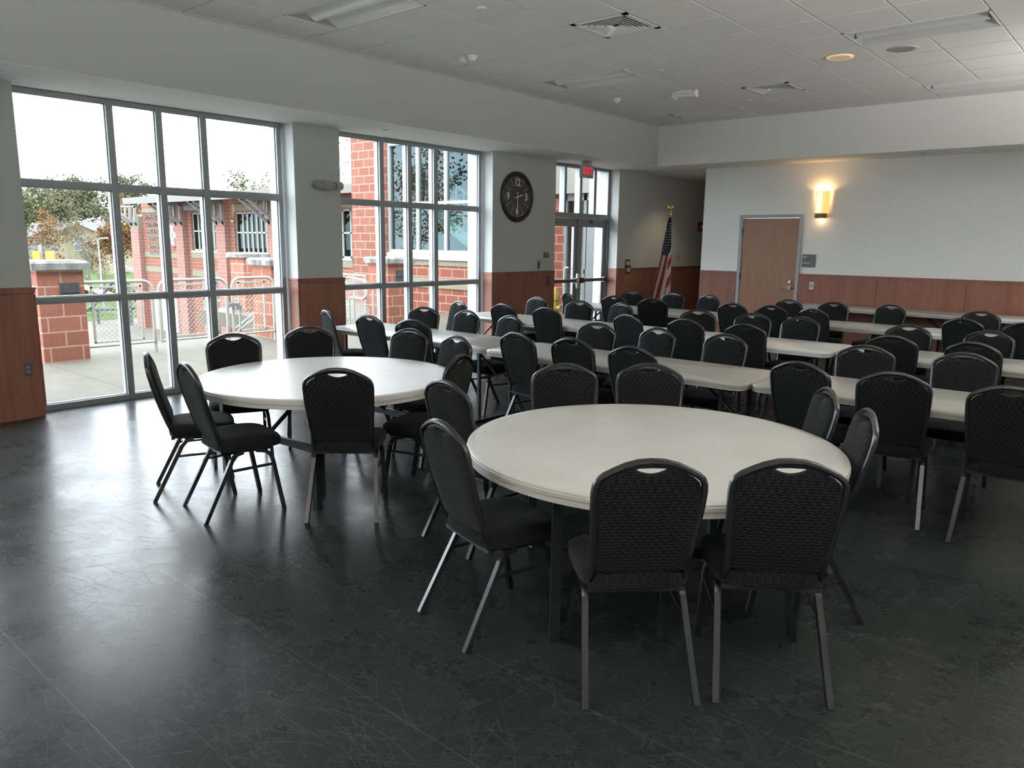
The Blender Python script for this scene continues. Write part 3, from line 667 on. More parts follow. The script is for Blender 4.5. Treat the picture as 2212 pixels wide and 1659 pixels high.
# ------------------------------------------------------------------ chairs
def back3(x, s_):           # x across, s_ distance below crown along the back, -> local 3d
    y = -.27+.245*s_*1.0; return (x, y-.012*math.sin(min(s_, .45)/.45*PI), .925-s_*.972)
CROWN = [(.0, .0), (.045, .003), (.09, .016), (.13, .035), (.163, .053), (.183, .070), (.192, .091), (.195, .118), (.193, .18), (.187, .27), (.179, .37), (.173, .44)]
def make_chair():
    t = bpy.data.objects.new('banquet_chair', None); t.empty_display_size = .1; COL.objects.link(t)
    # seat cushion
    b = MB(); b.smooth = True; outs = []
    def ol(sc, z, dy=0):
        P = []
        for k in range(40):
            a = 2*PI*k/40; c, s_ = math.cos(a), math.sin(a); e = .42
            x = math.copysign(abs(c)**e, c); y = math.copysign(abs(s_)**e, s_)
            P.append((x*(.215+.010*y)*sc, (.035+y*.20)*1.0*sc+(1-sc)*.035+dy, z-(.012*max(0, y)**2 if z > .45 else 0)))
        return P
    for (sc, z) in ((.90, .402), (.985, .410), (1.0, .428), (1.0, .448), (.985, .466), (.94, .478), (.80, .486), (.45, .490)): outs.append(ol(sc, z))
    b.layers(outs); b.build('seat', fabric, t)
    # backrest pads
    L = [(-x, s_) for x, s_ in CROWN[::-1]]+CROWN[1:]
    inner = []
    for (x, s_) in L:
        k = .950
        ss = s_+.013
        if abs(x) < .075: ss = .030+.020*math.cos(abs(x)/.075*PI/2)**.8+.006
        elif abs(x) < .12: ss = s_+.016
        inner.append((x*k, ss))
    dens = []
    for (x, s_) in inner: dens.append((x, s_))
    # refine the dip
    dens = [p for p in dens if abs(p[0]) > .075]
    left = [p for p in dens if p[0] < 0]; right = [p for p in dens if p[0] > 0]
    dip = [(-.064+.128*k/10, .030+.020*math.sin(PI*k/10)) for k in range(11)]
    outline = left+dip+right+[(.13, .462), (0, .466), (-.13, .462)]
    b = MB(); b.smooth = True; cxy = (0, .25)
    def lay(sc, off): return [Vector(back3((x-cxy[0])*sc+cxy[0], (s_-cxy[1])*sc+cxy[1]))+Vector((0, .97, .24)).normalized()*off for x, s_ in outline]
    b.layers([lay(.6, -.013), lay(.93, -.011), lay(.99, -.007), lay(1., 0), lay(.995, .010), lay(.96, .020), lay(.85, .027), lay(.4, .030)])
    b.build('backrest', fabric, t)
    # back frame tube + crown plate
    b = MB(); b.smooth = True
    def down(sg):
        return [(sg*.172, -.148, .462), (sg*.173, -.128, .432), (sg*.176, -.095, .412), (sg*.180, -.05, .402), (sg*.182, .05, .400), (sg*.182, .16, .400)]
    path = down(-1)[::-1]+[back3(x, s_) for x, s_ in L[0:]]+down(1)
    b.tube(path, .0135, 8, r2=.0125); b.smooth = False
    b.smooth = True
    up = [(x*.97, s_+.008) for x, s_ in L if abs(x) < .14]
    lo = [(x, .027-.003*math.cos(x/.06*PI/2)) if abs(x) < .06 else (x, s_+.016) for x, s_ in up]
    vs = [Vector(back3(*p))+Vector((0, .004, 0)) for p in up]+[Vector(back3(*p))+Vector((0, .004, 0)) for p in lo]
    n_ = len(up); b.add(vs+[v_-Vector((0, .010, 0)) for v_ in vs], [(k, k+1, n_+k+1, n_+k) for k in range(n_-1)]+[(2*n_+n_+k, 2*n_+n_+k+1, 2*n_+k+1, 2*n_+k) for k in range(n_-1)]+[(n_+k, n_+k+1, 3*n_+k+1, 3*n_+k) for k in range(n_-1)])
    b.build('back_frame', frame_m, t)
    for sg in (-1, 1):
        b = MB(); b.sq([(sg*.182, -.02, .392), (sg*.184, -.062, .382), (sg*.186, -.092, .348), (sg*.188, -.108, .315), (sg*.205, -.27, .0)], .0235); b.build('leg', frame_m, t)
        b = MB(); b.sq([(sg*.182, .06, .392), (sg*.184, .118, .380), (sg*.187, .148, .350), (sg*.190, .158, .315), (sg*.200, .212, .0)], .0235); b.build('leg', frame_m, t)
        b = MB(); b.sq([(sg*.190, -.122, .285), (sg*.192, .163, .292)], .014); b.build('stretcher', frame_m, t)
    b = MB(); b.box(-.18, .18, -.15, -.13, .392, .410).box(-.18, .18, .11, .13, .384, .402).box(-.17, .17, -.13, .15, .396, .404)
    b.build('seat_frame', frame_m, t)
    return t
chair0 = make_chair(); used = [False]
CH = [('f1',-1.459,2.401,45), ('f2',-1.074,2.760,36), ('a',-2.122,2.365,-16), ('b',-2.805,3.024,-8), ('e',-1.200,3.453,119), ('d',-1.499,3.837,125), ('g1',-2.559,3.467,222), ('g2',-2.224,3.815,212), ('h1',-4.782,2.354,-27), ('h2',-4.286,2.351,-10), ('h3',-5.222,2.913,245), ('h4',-5.250,3.586,238), ('h5',-4.736,3.969,188), ('h7',-4.213,3.918,171), ('c',-3.690,3.393,108), ('h6',-3.802,2.857,43), ('m1',-6.591,5.009,-18), ('n1',-5.959,5.002,2), ('n2',-5.393,5.012,13), ('n3',-3.974,4.955,-5), ('n4',-3.472,4.991,1), ('n5',-2.891,4.920,2), ('n6',-1.698,5.112,-7), ('n7',-1.222,5.095,9), ('n8',-.60,5.02,3), ('o1',-6.226,5.535,195), ('o2',-5.700,5.580,175), ('o3',-5.043,5.470,169), ('o4',-3.950,5.541,185), ('o5',-3.412,5.596,169), ('o6',-2.756,5.596,174), ('o7',-1.622,5.710,191), ('o8',-1.015,5.791,185), ('p1',-5.989,7.037,0), ('p2',-5.357,7.066,1), ('p3',-4.195,7.056,-11), ('p4',-3.598,7.127,-1), ('p5',-2.995,7.103,2), ('p6',-1.758,7.136,7), ('p7',-1.094,7.187,-5), ('q1',-6.672,6.400,165), ('q2',-6.460,7.708,173), ('q3',-5.650,7.629,187), ('q4',-5.185,7.746,166), ('q5',-3.922,7.620,202), ('q6',-3.363,7.644,186), ('q7',-2.870,7.618,179), ('q8',-1.813,7.621,188), ('q9',-1.213,7.617,174), ('r0',-6.559,9.214,-28), ('r1',-5.991,9.372,5), ('r2',-5.402,9.266,25), ('r3',-4.198,9.433,-2), ('r4',-3.726,9.400,6), ('r5',-3.088,9.498,-15), ('r6',-1.578,9.303,-8), ('r7',-1.06,9.30,0), ('s1',-6.291,9.901,185), ('s2',-5.766,10.141,175), ('s3',-5.182,10.060,164), ('s4',-3.949,10.021,174), ('s5',-3.344,10.037,179), ('s6',-2.751,10.177,163), ('s7',-1.639,9.988,184)]
RT = 'black chair '
CL = {
'f1': 'seen from behind at the near round table, left of the two nearest', 'f2': 'seen from behind at the near round table, right of the two nearest',
'a': 'in side view at the left edge of the near round table', 'b': 'at the near round table, just behind the side-view chair',
'e': 'turned left at right edge of near round table, nearer of two', 'd': 'turned left at right edge of near round table, farther of two',
'g1': 'across the near round table facing the camera, left of two', 'g2': 'across the near round table facing the camera, right of two',
'h1': 'leftmost of all, in side view at the left round table', 'h2': 'in side view at the left round table, in front of the leftmost chair',
'h3': 'across the left round table, standing against the bright glass', 'h4': 'across the left round table, in front of the pier between windows',
'h5': 'across the left round table, in front of the first long table', 'h7': 'across the left round table with silvery rim, right of the pier',
'c': 'turned left at the right edge of the left round table', 'h6': 'seen from behind in front of the left round table',
'm1': 'turned sideways at the left end of the first long table row', 'n1': 'on the near side of the first-row left table, left one', 'n2': 'on the near side of the first-row left table, right one',
'n3': 'on the near side of the first-row middle table, left one', 'n4': 'on the near side of the first-row middle table, centre one', 'n5': 'on the near side of the first-row middle table, right one',
'n6': 'on the near side of the first-row right table, left one', 'n7': 'on the near side of the first-row right table, centre one', 'n8': 'near side of the first-row right table, cut by picture edge',
'o1': 'behind the first-row left table, in front of the middle window', 'o2': 'behind the first-row left table, centre one', 'o3': 'behind the first-row left table with silvery rim, right one',
'o4': 'behind the first-row middle table, left one', 'o5': 'behind the first-row middle table, centre one with silvery rim', 'o6': 'behind the first-row middle table, right one with silvery rim',
'o7': 'behind the first-row right table, left one', 'o8': 'behind the first-row right table, right one',
'p1': 'on the near side of the second-row left table, left one', 'p2': 'on the near side of the second-row left table, right one', 'p3': 'on the near side of the second-row middle table, left one',
'p4': 'on the near side of the second-row middle table, centre one', 'p5': 'on the near side of the second-row middle table, right one', 'p6': 'on the near side of the second-row right table, left one', 'p7': 'on the near side of the second-row right table, right one',
'q1': 'turned away from the left end of the second-row left table', 'q2': 'behind the second-row left table, below the clock pier, left one', 'q3': 'behind the second-row left table, centre one',
'q4': 'behind the second-row left table with bright silvery rim, right one', 'q5': 'behind the second-row middle table, left one', 'q6': 'behind the second-row middle table, centre one', 'q7': 'behind the second-row middle table, right one',
'q8': 'behind the second-row right table, left one', 'q9': 'behind the second-row right table, right one',
'r0': 'turned sideways at the left end of the third row', 'r1': 'on the near side of the third-row left table, left one', 'r2': 'on the near side of the third-row left table, below the flag',
'r3': 'on the near side of the third-row middle table, left one', 'r4': 'on the near side of the third-row middle table, before the wooden door', 'r5': 'on the near side of the third-row middle table, right one',
'r6': 'on the near side of the third-row right table, left one', 'r7': 'near side of the third-row right table, cut by picture edge',
's1': 'behind the third-row left table, left of the flag', 's2': 'behind the third-row left table with silvery rim, right of the flag', 's3': 'behind the third-row left table with silvery rim, at the hall corner',
's4': 'behind the third-row middle table, in front of the wooden door frame', 's5': 'behind the third-row middle table, right of the wooden door', 's6': 'behind the third-row middle table with bright white rim',
's7': 'behind the third-row right table'}
ROUNDS = ((-1.793, 3.10, .877), (-4.39, 3.137, .877))
RECTS = [(-6.91, -4.53, 5.265), (-4.51, -2.13, 5.215), (-2.11, .27, 5.29), (-7.0, -4.64, 7.25), (-4.62, -2.24, 7.25), (-2.21, .17, 7.29), (-6.98, -4.62, 9.61), (-4.60, -2.20, 9.60), (-2.18, .20, 9.58)]
def clear(x, y, a):
    c, s_ = math.cos(a), math.sin(a)
    for q in range(24):
        bad = False
        for lx in (-.195, -.1, 0, .1, .195):
            for ly in (-.192, -.235):
                px, py = x+lx*c-ly*s_, y+lx*s_+ly*c
                if any(math.hypot(px-u, py-v) < r+.002 for u, v, r in ROUNDS) or any(u-.005 < px < v+.005 and abs(py-w_) < .382 for u, v, w_ in RECTS): bad = True
        if not bad: return x, y
        x += s_*.005; y -= c*.005
    return x, y
for k, (n_, x, y, a) in enumerate(CH):
    x, y = clear(x, y, math.radians(a))
    c = chair0 if k == 0 else copy_tree(chair0)
    c.location = (x, y, 0); c.rotation_euler = (0, 0, math.radians(a))
    g = 'chairs around the near round table' if n_ in ('f1', 'f2', 'a', 'b', 'e', 'd', 'g1', 'g2') else ('chairs around the left round table' if n_[0] in 'hc' else 'chairs along the long tables')
    tag(c, RT+CL[n_], 'chair', g)

# ------------------------------------------------------------------ tables
TZ = .725
def round_table(x, y, ang, label):
    t = thing('round_table', label, 'table', (x, y, 0), math.radians(ang), 'round folding tables')
    b = MB(); b.smooth = True; R0 = .877
    b.lathe([(R0-.05, TZ-.058), (R0-.004, TZ-.058), (R0-.004, TZ-.033), (R0, TZ-.031), (R0, TZ-.016), (R0-.003, TZ-.014), (R0-.003, TZ-.006), (R0-.010, TZ), (R0-.05, TZ+.0005), (.0001, TZ)], n=96)
    b.lathe([(R0-.05, TZ-.058), (R0-.06, TZ-.03), (.0001, TZ-.03)], n=96); b.build('tabletop', table_m, t)
    for (ax, ay) in ((-1, -1), (1, -1), (1, 1), (-1, 1)):
        MB().box(ax*.512-.021, ax*.512+.021, ay*.512-.021, ay*.512+.021, 0, TZ-.03).build('leg', leg_m, t)
    for sy in (-1, 1):
        MB().box(-.512, .512, sy*.512-.012, sy*.512+.012, .36, .405).build('cross_rail', leg_m, t)
        MB().sq([(0, sy*.512, .39), (0, sy*.13, TZ-.035)], .02).build('brace', leg_m, t)
round_table(-1.793, 3.10, 45, 'round pale grey folding table nearest the camera'); round_table(-4.39, 3.137, 2, 'round pale grey folding table on the left by the big window')
def rect_table(x0, x1, yc, label, m=table_g, dep=.76, rz=0):
    L = (x1-x0)/2; W = dep/2
    t = thing('folding_table', label, 'table', ((x0+x1)/2, yc, 0), rz, 'long folding tables')
    b = MB(); b.smooth = True
    def ro(ins, z):
        P = []; r = .085-ins*.5
        for (cx, cy, a0) in ((L-ins-r, W-ins-r, 0), (-L+ins+r, W-ins-r, PI/2), (-L+ins+r, -W+ins+r, PI), (L-ins-r, -W+ins+r, 3*PI/2)):
            for k in range(9): a = a0+PI/2*k/8; P.append((cx+r*math.cos(a), cy+r*math.sin(a), z))
        return P
    b.layers([ro(.03, TZ-.030), ro(.03, TZ-.050), ro(.002, TZ-.050), ro(.002, TZ-.030), ro(0, TZ-.026), ro(0, TZ-.012), ro(.003, TZ-.004), ro(.010, TZ)])
    b.build('tabletop', m, t)
    for sx in (-1, 1):
        for sy in (-1, 1): MB().sq([(sx*(L-.20), sy*.24, .02), (sx*(L-.20), sy*.24, TZ-.03)], .026).build('leg', leg_m, t)
        b = MB(); b.sq([(sx*(L-.20), -.33, .014), (sx*(L-.20), .33, .014)], .028); b.build('foot_bar', leg_m, t)
        b = MB(); b.smooth = True; b.tube([(sx*(L-.20), 0, .42), (sx*(L-.50), 0, TZ-.05)], .012, 8); b.tube([(sx*(L-.20), -.24, .42), (sx*(L-.20), .24, .42)], .010, 8); b.build('brace', leg_m, t)
TN = ['first row, left one by the windows', 'first row, middle one', 'first row, right one', 'second row, left one', 'second row, middle one', 'second row, right one', 'third row, left one', 'third row, middle one', 'third row, right one']
for k, (x0, x1, yc) in enumerate(RECTS):
    rect_table(x0, x1, yc, ('long white folding table, ' if k in (4, 8) else 'long folding table, ')+TN[k], table_w if k in (4, 8) else table_g)
rect_table(-4.58, -2.20, 12.33, 'long folding table against the far wall, left one'); rect_table(-2.17, .21, 12.28, 'long white folding table against the far wall, right one', table_w)

# ------------------------------------------------------------------ outside: ground
ZG = -4.3
struct('terrace', MB().box(-12.1, -8.14, -12, 14.5, -.35, -.02).box(-12.4, -12.1, -12, 14.5, -4.3, -.02), patio_m, 'pale concrete terrace outside the windows', 'paving')
struct('landing', MB().box(-17.6, -12.1, 8.9, 14.5, -.35, -.025), patio_m, 'pale concrete landing', 'paving')
struct('parking_lot', MB().add([(-60, -45, ZG), (-12, -45, ZG), (-12, 60, ZG), (-60, 60, ZG)], [(0, 1, 2, 3)]), pave, 'pale paved yard below the terrace', 'ground')
m = MB(); GN = 24
def gh(x): 
    d = max(0, -x-58); return ZG+min(d*.085, 2.6)
for i in range(GN):
    x0, x1 = -58-i*8, -58-(i+1)*8
    m.add([(x0, -120, gh(x0)-.02), (x0, 90, gh(x0)-.02), (x1, 90, gh(x1)-.02), (x1, -120, gh(x1)-.02)], [(0, 1, 2, 3)])
struct('lawn', m, grass_m, 'green grass slope beyond the yard', 'grass')
def raypt(px, py, y=None, D=None, x=None, z=None):
    d = _R2*((px-1106)/1645.2)-_U2*((py-829.5)/1645.2)+_F; o = Vector((0, 0, 1.654))
    k = D if D else (y/d.y if y is not None else (x/d.x if x is not None else (z-1.654)/d.z)); return o+d*k

# brick piers with stone caps
def pier(name, label, x0, x1, y0, y1, z0, cap=.07, plate=None, ang=0):
    t = thing(name, label, 'pillar', ((x0+x1)/2, (y0+y1)/2, z0), 0, 'brick piers with stone caps')
    a, b = (x1-x0)/2, (y1-y0)/2
    MB().box(-a, a, -b, b, 0, 1.215-z0).build('shaft', pier_m, t)
    c = MB(); c.layers([[(sx*(a+cap), sy*(b+cap), z) for sx, sy in ((-1, -1), (1, -1), (1, 1), (-1, 1))] for z in (1.215-z0, 1.30-z0)]+[[(sx*(a+cap)*.9, sy*(b+cap)*.9, 1.335-z0) for sx, sy in ((-1, -1), (1, -1), (1, 1), (-1, 1))]])
    c.build('cap_stone', stone, t)
    if plate:
        px_, py_ = plate
        q = MB(); q.box(a, a+.012, px_-.12, px_+.12, py_-z0-.11, py_-z0+.11).box(a+.012, a+.03, px_-.12, px_+.12, py_-z0-.02, py_-z0+.0)
        q.box(a+.012, a+.02, px_-.12, px_-.09, py_-z0-.11, py_-z0+.11).box(a+.012, a+.02, px_+.09, px_+.12, py_-z0-.11, py_-z0+.11)
        q.build('step_light', dark_m, t)
pier_m = mat('smooth_red_block', (0.258, 0.09009, 0.06502), .9, spec=.1); blockmat(pier_m, (0.2, 0.07809, 0.05387), (0.2258, 0.09209, 0.06502), (0.3354, 0.2152, 0.1486), .406, .203, .010)
pier('brick_pier', 'red block pier with stone cap and dark step light outside the left window', -11.85, -11.27, 3.53, 4.10, -.02, plate=(.10, .93))
pier('brick_pier', 'red block pier with stone cap at the right end of the gate', -12.1, -11.5, 7.12, 7.75, -.02)
pier('brick_pier', 'red block pier with stone cap outside the middle window', -12.14, -11.54, 9.68, 10.28, -.02, plate=(.02, .98))
pier('brick_pier', 'weathered capped block pier far beyond the gate', -16.96, -16.36, 9.42, 10.02, -.35)

# fence / gate sections
def round_rect(y0, y1, z0, z1, r, x=0):
    P = []
    for (cy, cz, a0) in ((y1-r, z1-r, 0), (y0+r, z1-r, PI/2)):
        for k in range(7): a = a0+PI/2*k/6; P.append((x, cy+r*math.cos(a), cz+r*math.sin(a)))
    return P
def mesh_wires(mb, y0, y1, z0, z1, sp=.052, r=.0032, x=0, slope=0):
    H, W = z1-z0, y1-y0
    for sgn in (1, -1):
        c = -H
        while c < W:
            # line y = c + s , z = s
            s0, s1 = max(0, -c), min(H, W-c)
            if s1 > s0:
                ya, yb = y0+c+s0, y0+c+s1
                if sgn < 0: ya, yb = y0+y1-ya, y0+y1-yb
                mb.tube([(x+sgn*.002, ya, z0+s0+slope*(ya-y0)), (x+sgn*.002, yb, z0+s1+slope*(yb-y0))], r, 4, caps=False)
            c += sp*1.35
def gate(label, y0, y1, left_open=False, x=-11.40, zt=1.05, post=0, name='gate_panel'):
    t = thing(name, label, 'gate', (x, 0, -.02), 0, 'ivory pipe fence panels with wire mesh')
    b = MB(); b.smooth = True; P = round_rect(y0, y1, .12, zt, .14)
    if left_open: P = [(0, y1, .12)]+P[:7]+[(0, y0, zt)]
    else: P = [(0, y1, .12)]+P+[(0, y0, .12)]
    b.tube(P, .024, 10); b.tube([(0, y0, .15), (0, y1, .15)], .018, 8); b.build('pipe_frame', rail_m, t)
    b = MB(); b.box(-.012, .012, y0+.10, y0+.125, .20, zt-.06).box(-.012, .012, y1-.125-.06, y1-.10-.06, .20, zt-.06).box(-.012, .012, y0+.1, y1-.16, .19, .215).box(-.012, .012, y0+.1, y1-.16, zt-.085, zt-.06)
    b.build('mesh_frame', rail_m, t)
    b = MB(); mesh_wires(b, y0+.11, y1-.17, .20, zt-.07); b.build('wire_mesh', rail_m, t)
    if post is not None:
        b = MB(); b.smooth = True; b.tube([(0, y1, 0), (0, y1, .3)], .024, 10); b.build('post', rail_m, t)
    return t
gate('ivory pipe and wire mesh fence panel beside the left brick pier', 4.12, 5.07, True)
g2 = gate('ivory pipe and wire mesh gate leaf, middle one', 5.17, 6.24)
g3 = gate('ivory pipe and wire mesh gate leaf, right one with latch', 6.34, 7.08)
MB().box(.02, .06, 6.24, 6.42, .60, .66).box(.03, .07, 6.38, 6.46, .55, .62).build('latch', mat('galvanised', (.18, .18, .19), .4, .5), g3)

# stair rails beyond the gate and outside the middle window
def rail_thing(label, pts, infill=None, name='stair_railing', balusters=(), m=rail_m):
    t = thing(name, label, 'railing', (0, 0, 0), 0, 'ivory stair railings')
    for q, P in enumerate(pts):
        b = MB(); b.smooth = True; b.tube(P, .022, 8); b.build('pipe_rail', m, t)
    for P in balusters:
        b = MB(); b.smooth = True; b.tube(P, .018, 8); b.build('post', m, t)
    return t
A0 = raypt(507, 711, D=15.5); A1 = raypt(592, 641, D=14.6)
off = Vector((0, 0, -.10))
t = rail_thing('ivory sloping handrail of the outdoor steps behind the right gate leaf', [[A0, A1], [A0+off, A1+off]], balusters=[[A1, A1+Vector((0, 0, -1.4))], [(A0+A1)/2, (A0+A1)/2+Vector((0, 0, -1.2))], [A0, A0+Vector((0, 0, -.6))]])
B0, B1 = raypt(559, 700, D=15.2), raypt(588, 700, D=14.9)
def up(p, z): return Vector((p.x, p.y, z))
t = rail_thing('tall ivory mesh railing panel standing behind the right gate leaf', [[up(B0, -.3), up(B0, .98), up(B0+(B1-B0)*.1, 1.06), up(B1, 1.07)], [up(B1, 1.07), up(B1, -.3)]])
def wires_between(mb, P, Q, z0, z1, sp=.06, r=.004):
    d = (Q-P); W = d.length; e = d/W; H = z1-z0
    for sgn in (1, -1):
        c = -H
        while c < W:
            s0, s1 = max(0, -c), min(H, W-c)
            if s1 > s0:
                ua, ub = c+s0, c+s1
                if sgn < 0: ua, ub = W-ua, W-ub
                pa = P+e*ua; pb = P+e*ub; mb.tube([(pa.x, pa.y, z0+s0), (pb.x, pb.y, z0+s1)], r, 4, caps=False)
            c += sp*1.35
b = MB(); wires_between(b, Vector((B0.x, B0.y, 0)), Vector((B1.x, B1.y, 0)), -.3, 1.0); b.build('wire_mesh', rail_m, t)
C0, C1 = raypt(741, 600, D=14.2), raypt(792, 600, D=13.6)
t = rail_thing('ivory looped end of a handrail outside the middle window', [[up(C0, 1.0)+Vector((0, 0, -.35)), up(C0, .92), up(C0+(C1-C0)*.25, .98), up(C0+(C1-C0)*.9, .94), up(C1, .86), up(C1, .68), up(C0+(C1-C0)*.85, .60), up(C0+(C1-C0)*.3, .61)]],
               balusters=[[up(C0+(C1-C0)*.45, .6), up(C0+(C1-C0)*.45, -.3)], [up(C0+(C1-C0)*.25, .6), up(C0+(C1-C0)*.25, -.3)]])
D0, D1 = raypt(738, 560, D=16.4), raypt(790, 560, D=15.6)
t = rail_thing('ivory mesh guard rail behind the looped handrail', [[up(D0, .93), up(D1, .93)], [up(D0, -.2), up(D1, -.2)]], balusters=[[up(D0+(D1-D0)*k, .93), up(D0+(D1-D0)*k, -.3)] for k in (.1, .5, .95)])
b = MB(); wires_between(b, Vector((D0.x, D0.y, 0)), Vector((D1.x, D1.y, 0)), -.25, .9); b.build('wire_mesh', rail_m, t)
D2 = raypt(806, 640, D=13.9)
rail_thing('single ivory upright pipe post left of the capped pier', [[up(D2, .75), up(D2, -.02)]])

# ------------------------------------------------------------------ near wing with curtain wall
Y2 = 12.6
wing = thing('station_wing', 'red block building wing with teal glass wall, close outside', 'building', (0, 0, 0))
b = MB(); b.box(-16.35, -15.05, Y2-.05, 14.9, -.3, 5.0).box(-12.11, -11.85, Y2-.05, 14.9, -.02, 5.0); b.box(-16.35, -16.0, 14.9, 30, -4.3, 5.0)
b.box(-16.35, -15.05, Y2-.04, Y2+.4, -4.3, -.3)
b.build('block_column', brick, wing)
b = MB(); b.box(-15.05, -12.11, Y2+.05, Y2+.3, -.02, .55).box(-15.05, -12.11, Y2+.05, Y2+.3, .78, 1.08); b.build('lower_wall', brick_s, wing)
b = MB(); b.box(-15.05, -12.11, Y2+.02, Y2+.3, .55, .78).box(-15.05, -12.11, Y2+.03, Y2+.3, 1.08, 1.21); b.build('cream_band', cream, wing)
b = MB(); b.box(-15.07, -12.11, Y2-.02, Y2+.25, 1.21, 1.37); b.build('window_sill', mat('pale_sill', (0.1652, 0.1583, 0.1376), .7), wing)
b = MB()
for x in (-15.03, -13.98, -13.02): b.box(x-.04, x+.045, Y2+.06, Y2+.16, 1.37, 4.05)
b.box(-12.17, -12.11, Y2+.06, Y2+.16, 1.37, 4.05)
for z in (1.37, 2.50, 3.92): b.box(-15.05, -12.11, Y2+.065, Y2+.155, z, z+.07)
b.box(-14.42, -14.36, Y2+.06, Y2+.16, 1.37, 4.05)
b.build('window_frame', teal_frame, wing)
b = MB(); b.box(-15.05, -12.11, Y2+.05, Y2+.3, 4.05, 4.8); b.build('upper_panel', buff, wing)
MB().add([(-15.05, Y2+.11, 1.37), (-12.11, Y2+.11, 1.37), (-12.11, Y2+.11, 4.05), (-15.05, Y2+.11, 4.05)], [(0, 1, 2, 3)]).build('glass_wall', teal_glass, wing)
b = MB(); b.box(-16, -12.1, 16.6, 16.7, -.1, 4.3).box(-16, -11.85, Y2+.3, 16.7, -.1, 0).box(-16, -11.85, Y2+.3, 16.7, 4.3, 4.4).box(-16.05, -16, 14.9, 16.6, 0, 4.3)
b.build('interior_shell', mat('pale_interior', (.36, .40, .37), .8), wing)
st_ = thing('indoor_staircase', 'pale green staircase behind the teal glass wall', 'staircase', (0, 0, 0))
b = MB(); y0 = 13.9; P0, P1 = raypt(905, 418, y=y0), raypt(1019, 512, y=y0)
dirv = (P1-P0); 
def slab(P, Q, h, d): 
    return [(P.x, y0, P.z), (Q.x, y0, Q.z), (Q.x, y0, Q.z-h), (P.x, y0, P.z-h), (P.x, y0+d, P.z), (Q.x, y0+d, Q.z), (Q.x, y0+d, Q.z-h), (P.x, y0+d, P.z-h)]
F6 = [(0, 1, 2, 3), (7, 6, 5, 4), (0, 4, 5, 1), (1, 5, 6, 2), (2, 6, 7, 3), (3, 7, 4, 0)]
b.add(slab(P0, P1, .34, .05), F6); b.add([(x, y+1.3, z) for x, y, z in slab(P0, P1, .34, .05)], F6); b.build('stringer', stair_m, st_)
b = MB()
for k in range(14):
    q = P0+dirv*((k+.5)/14); b.box(q.x-.14, q.x+.14, y0+.05, y0+1.3, q.z-.10, q.z-.06)
b.build('tread', mat('tread_grey', (.2, .22, .2), .8), st_)
b = MB(); b.smooth = True
for dz in (.95, .5): b.tube([P0+Vector((0, 0, dz)), P1+Vector((0, 0, dz))], .022, 8)
for k in range(8): q = P0+dirv*(k/7); b.tube([q, q+Vector((0, 0, .95))], .015, 6)
b.build('handrail', stair_m, st_)
b = MB(); pz = P0.z; b.box(-15.9, P0.x, y0, 15.2, pz-.2, pz); b.build('upper_landing', stair_m, st_)

# recess beside the doors
Y3 = 14.5
ent = thing('entrance_bay', 'block entrance bay with storefront glass seen through the doors', 'building', (0, 0, 0))
b = MB(); b.box(-13, -10.92, Y3, Y3+.3, -.02, 2.75).box(-9.72, -8.35, Y3, Y3+.3, -.02, 5).box(-10.92, -9.72, Y3, Y3+.3, -.02, .02); b.build('block_wall', brick_s, ent)
b = MB(); b.box(-13, -8.36, Y3-.02, Y3+.3, 3.35, 4.6); b.build('cream_band', cream, ent)
b = MB(); b.box(-13, -9.72, Y3-.25, Y3+.1, 2.75, 3.36); b.build('soffit_panel', buff, ent)
b = MB()
for x in (-10.9, -10.35, -9.76): b.box(x-.04, x+.04, Y3-.02, Y3+.08, 0, 2.75)
b.box(-10.92, -9.72, Y3-.02, Y3+.08, 2.6, 2.75).box(-10.92, -9.72, Y3-.02, Y3+.08, 2.05, 2.15).box(-10.92, -9.72, Y3-.02, Y3+.08, 0, .25).box(-10.35, -9.76, Y3-.02, Y3+.08, .95, 1.05)
b.box(-10.28, -10.08, Y3-.03, Y3+.05, .0, 2.05)
b.build('storefront_frame', mat('white_storefront', (.09, .095, .095), .45), ent)
MB().add([(-10.92, Y3+.03, 0), (-9.72, Y3+.03, 0), (-9.72, Y3+.03, 2.75), (-10.92, Y3+.03, 2.75)], [(0, 1, 2, 3)]).build('storefront_glass', dark_glass, ent)
MB().box(-11.4, -9.3, Y3+1.8, Y3+1.9, 0, 3).box(-11.4, -9.3, Y3+.31, Y3+1.79, 3.0, 3.1).box(-11.4, -11.3, Y3+.31, Y3+1.79, 0, 3.).box(-9.4, -9.3, Y3+.31, Y3+1.79, 0, 3.).build('interior_shell', mat('pale_interior', ()), ent)
t = thing('yellow_hydrant', 'yellow rounded object outside, just left of the glass doors', 'hydrant', raypt(1199, 640, D=14.0).to_tuple()[:2]+(-.02,))
b = MB(); b.smooth = True; b.lathe([(.11, 0), (.11, .04), (.075, .05), (.075, .62), (.10, .64), (.10, .68), (.08, .76), (.04, .82), (.025, .86), (.0001, .87)], n=20); b.build('barrel', yellow, t)
b = MB(); b.smooth = True; b.tube([(-.13, 0, .5), (.13, 0, .5)], .04, 10); b.build('nozzle', yellow, t)

# ------------------------------------------------------------------ far station building
Y1 = 22.7
far = thing('fire_station', 'long red block fire station with overhanging roof beyond the gate', 'building', (0, 0, 0))
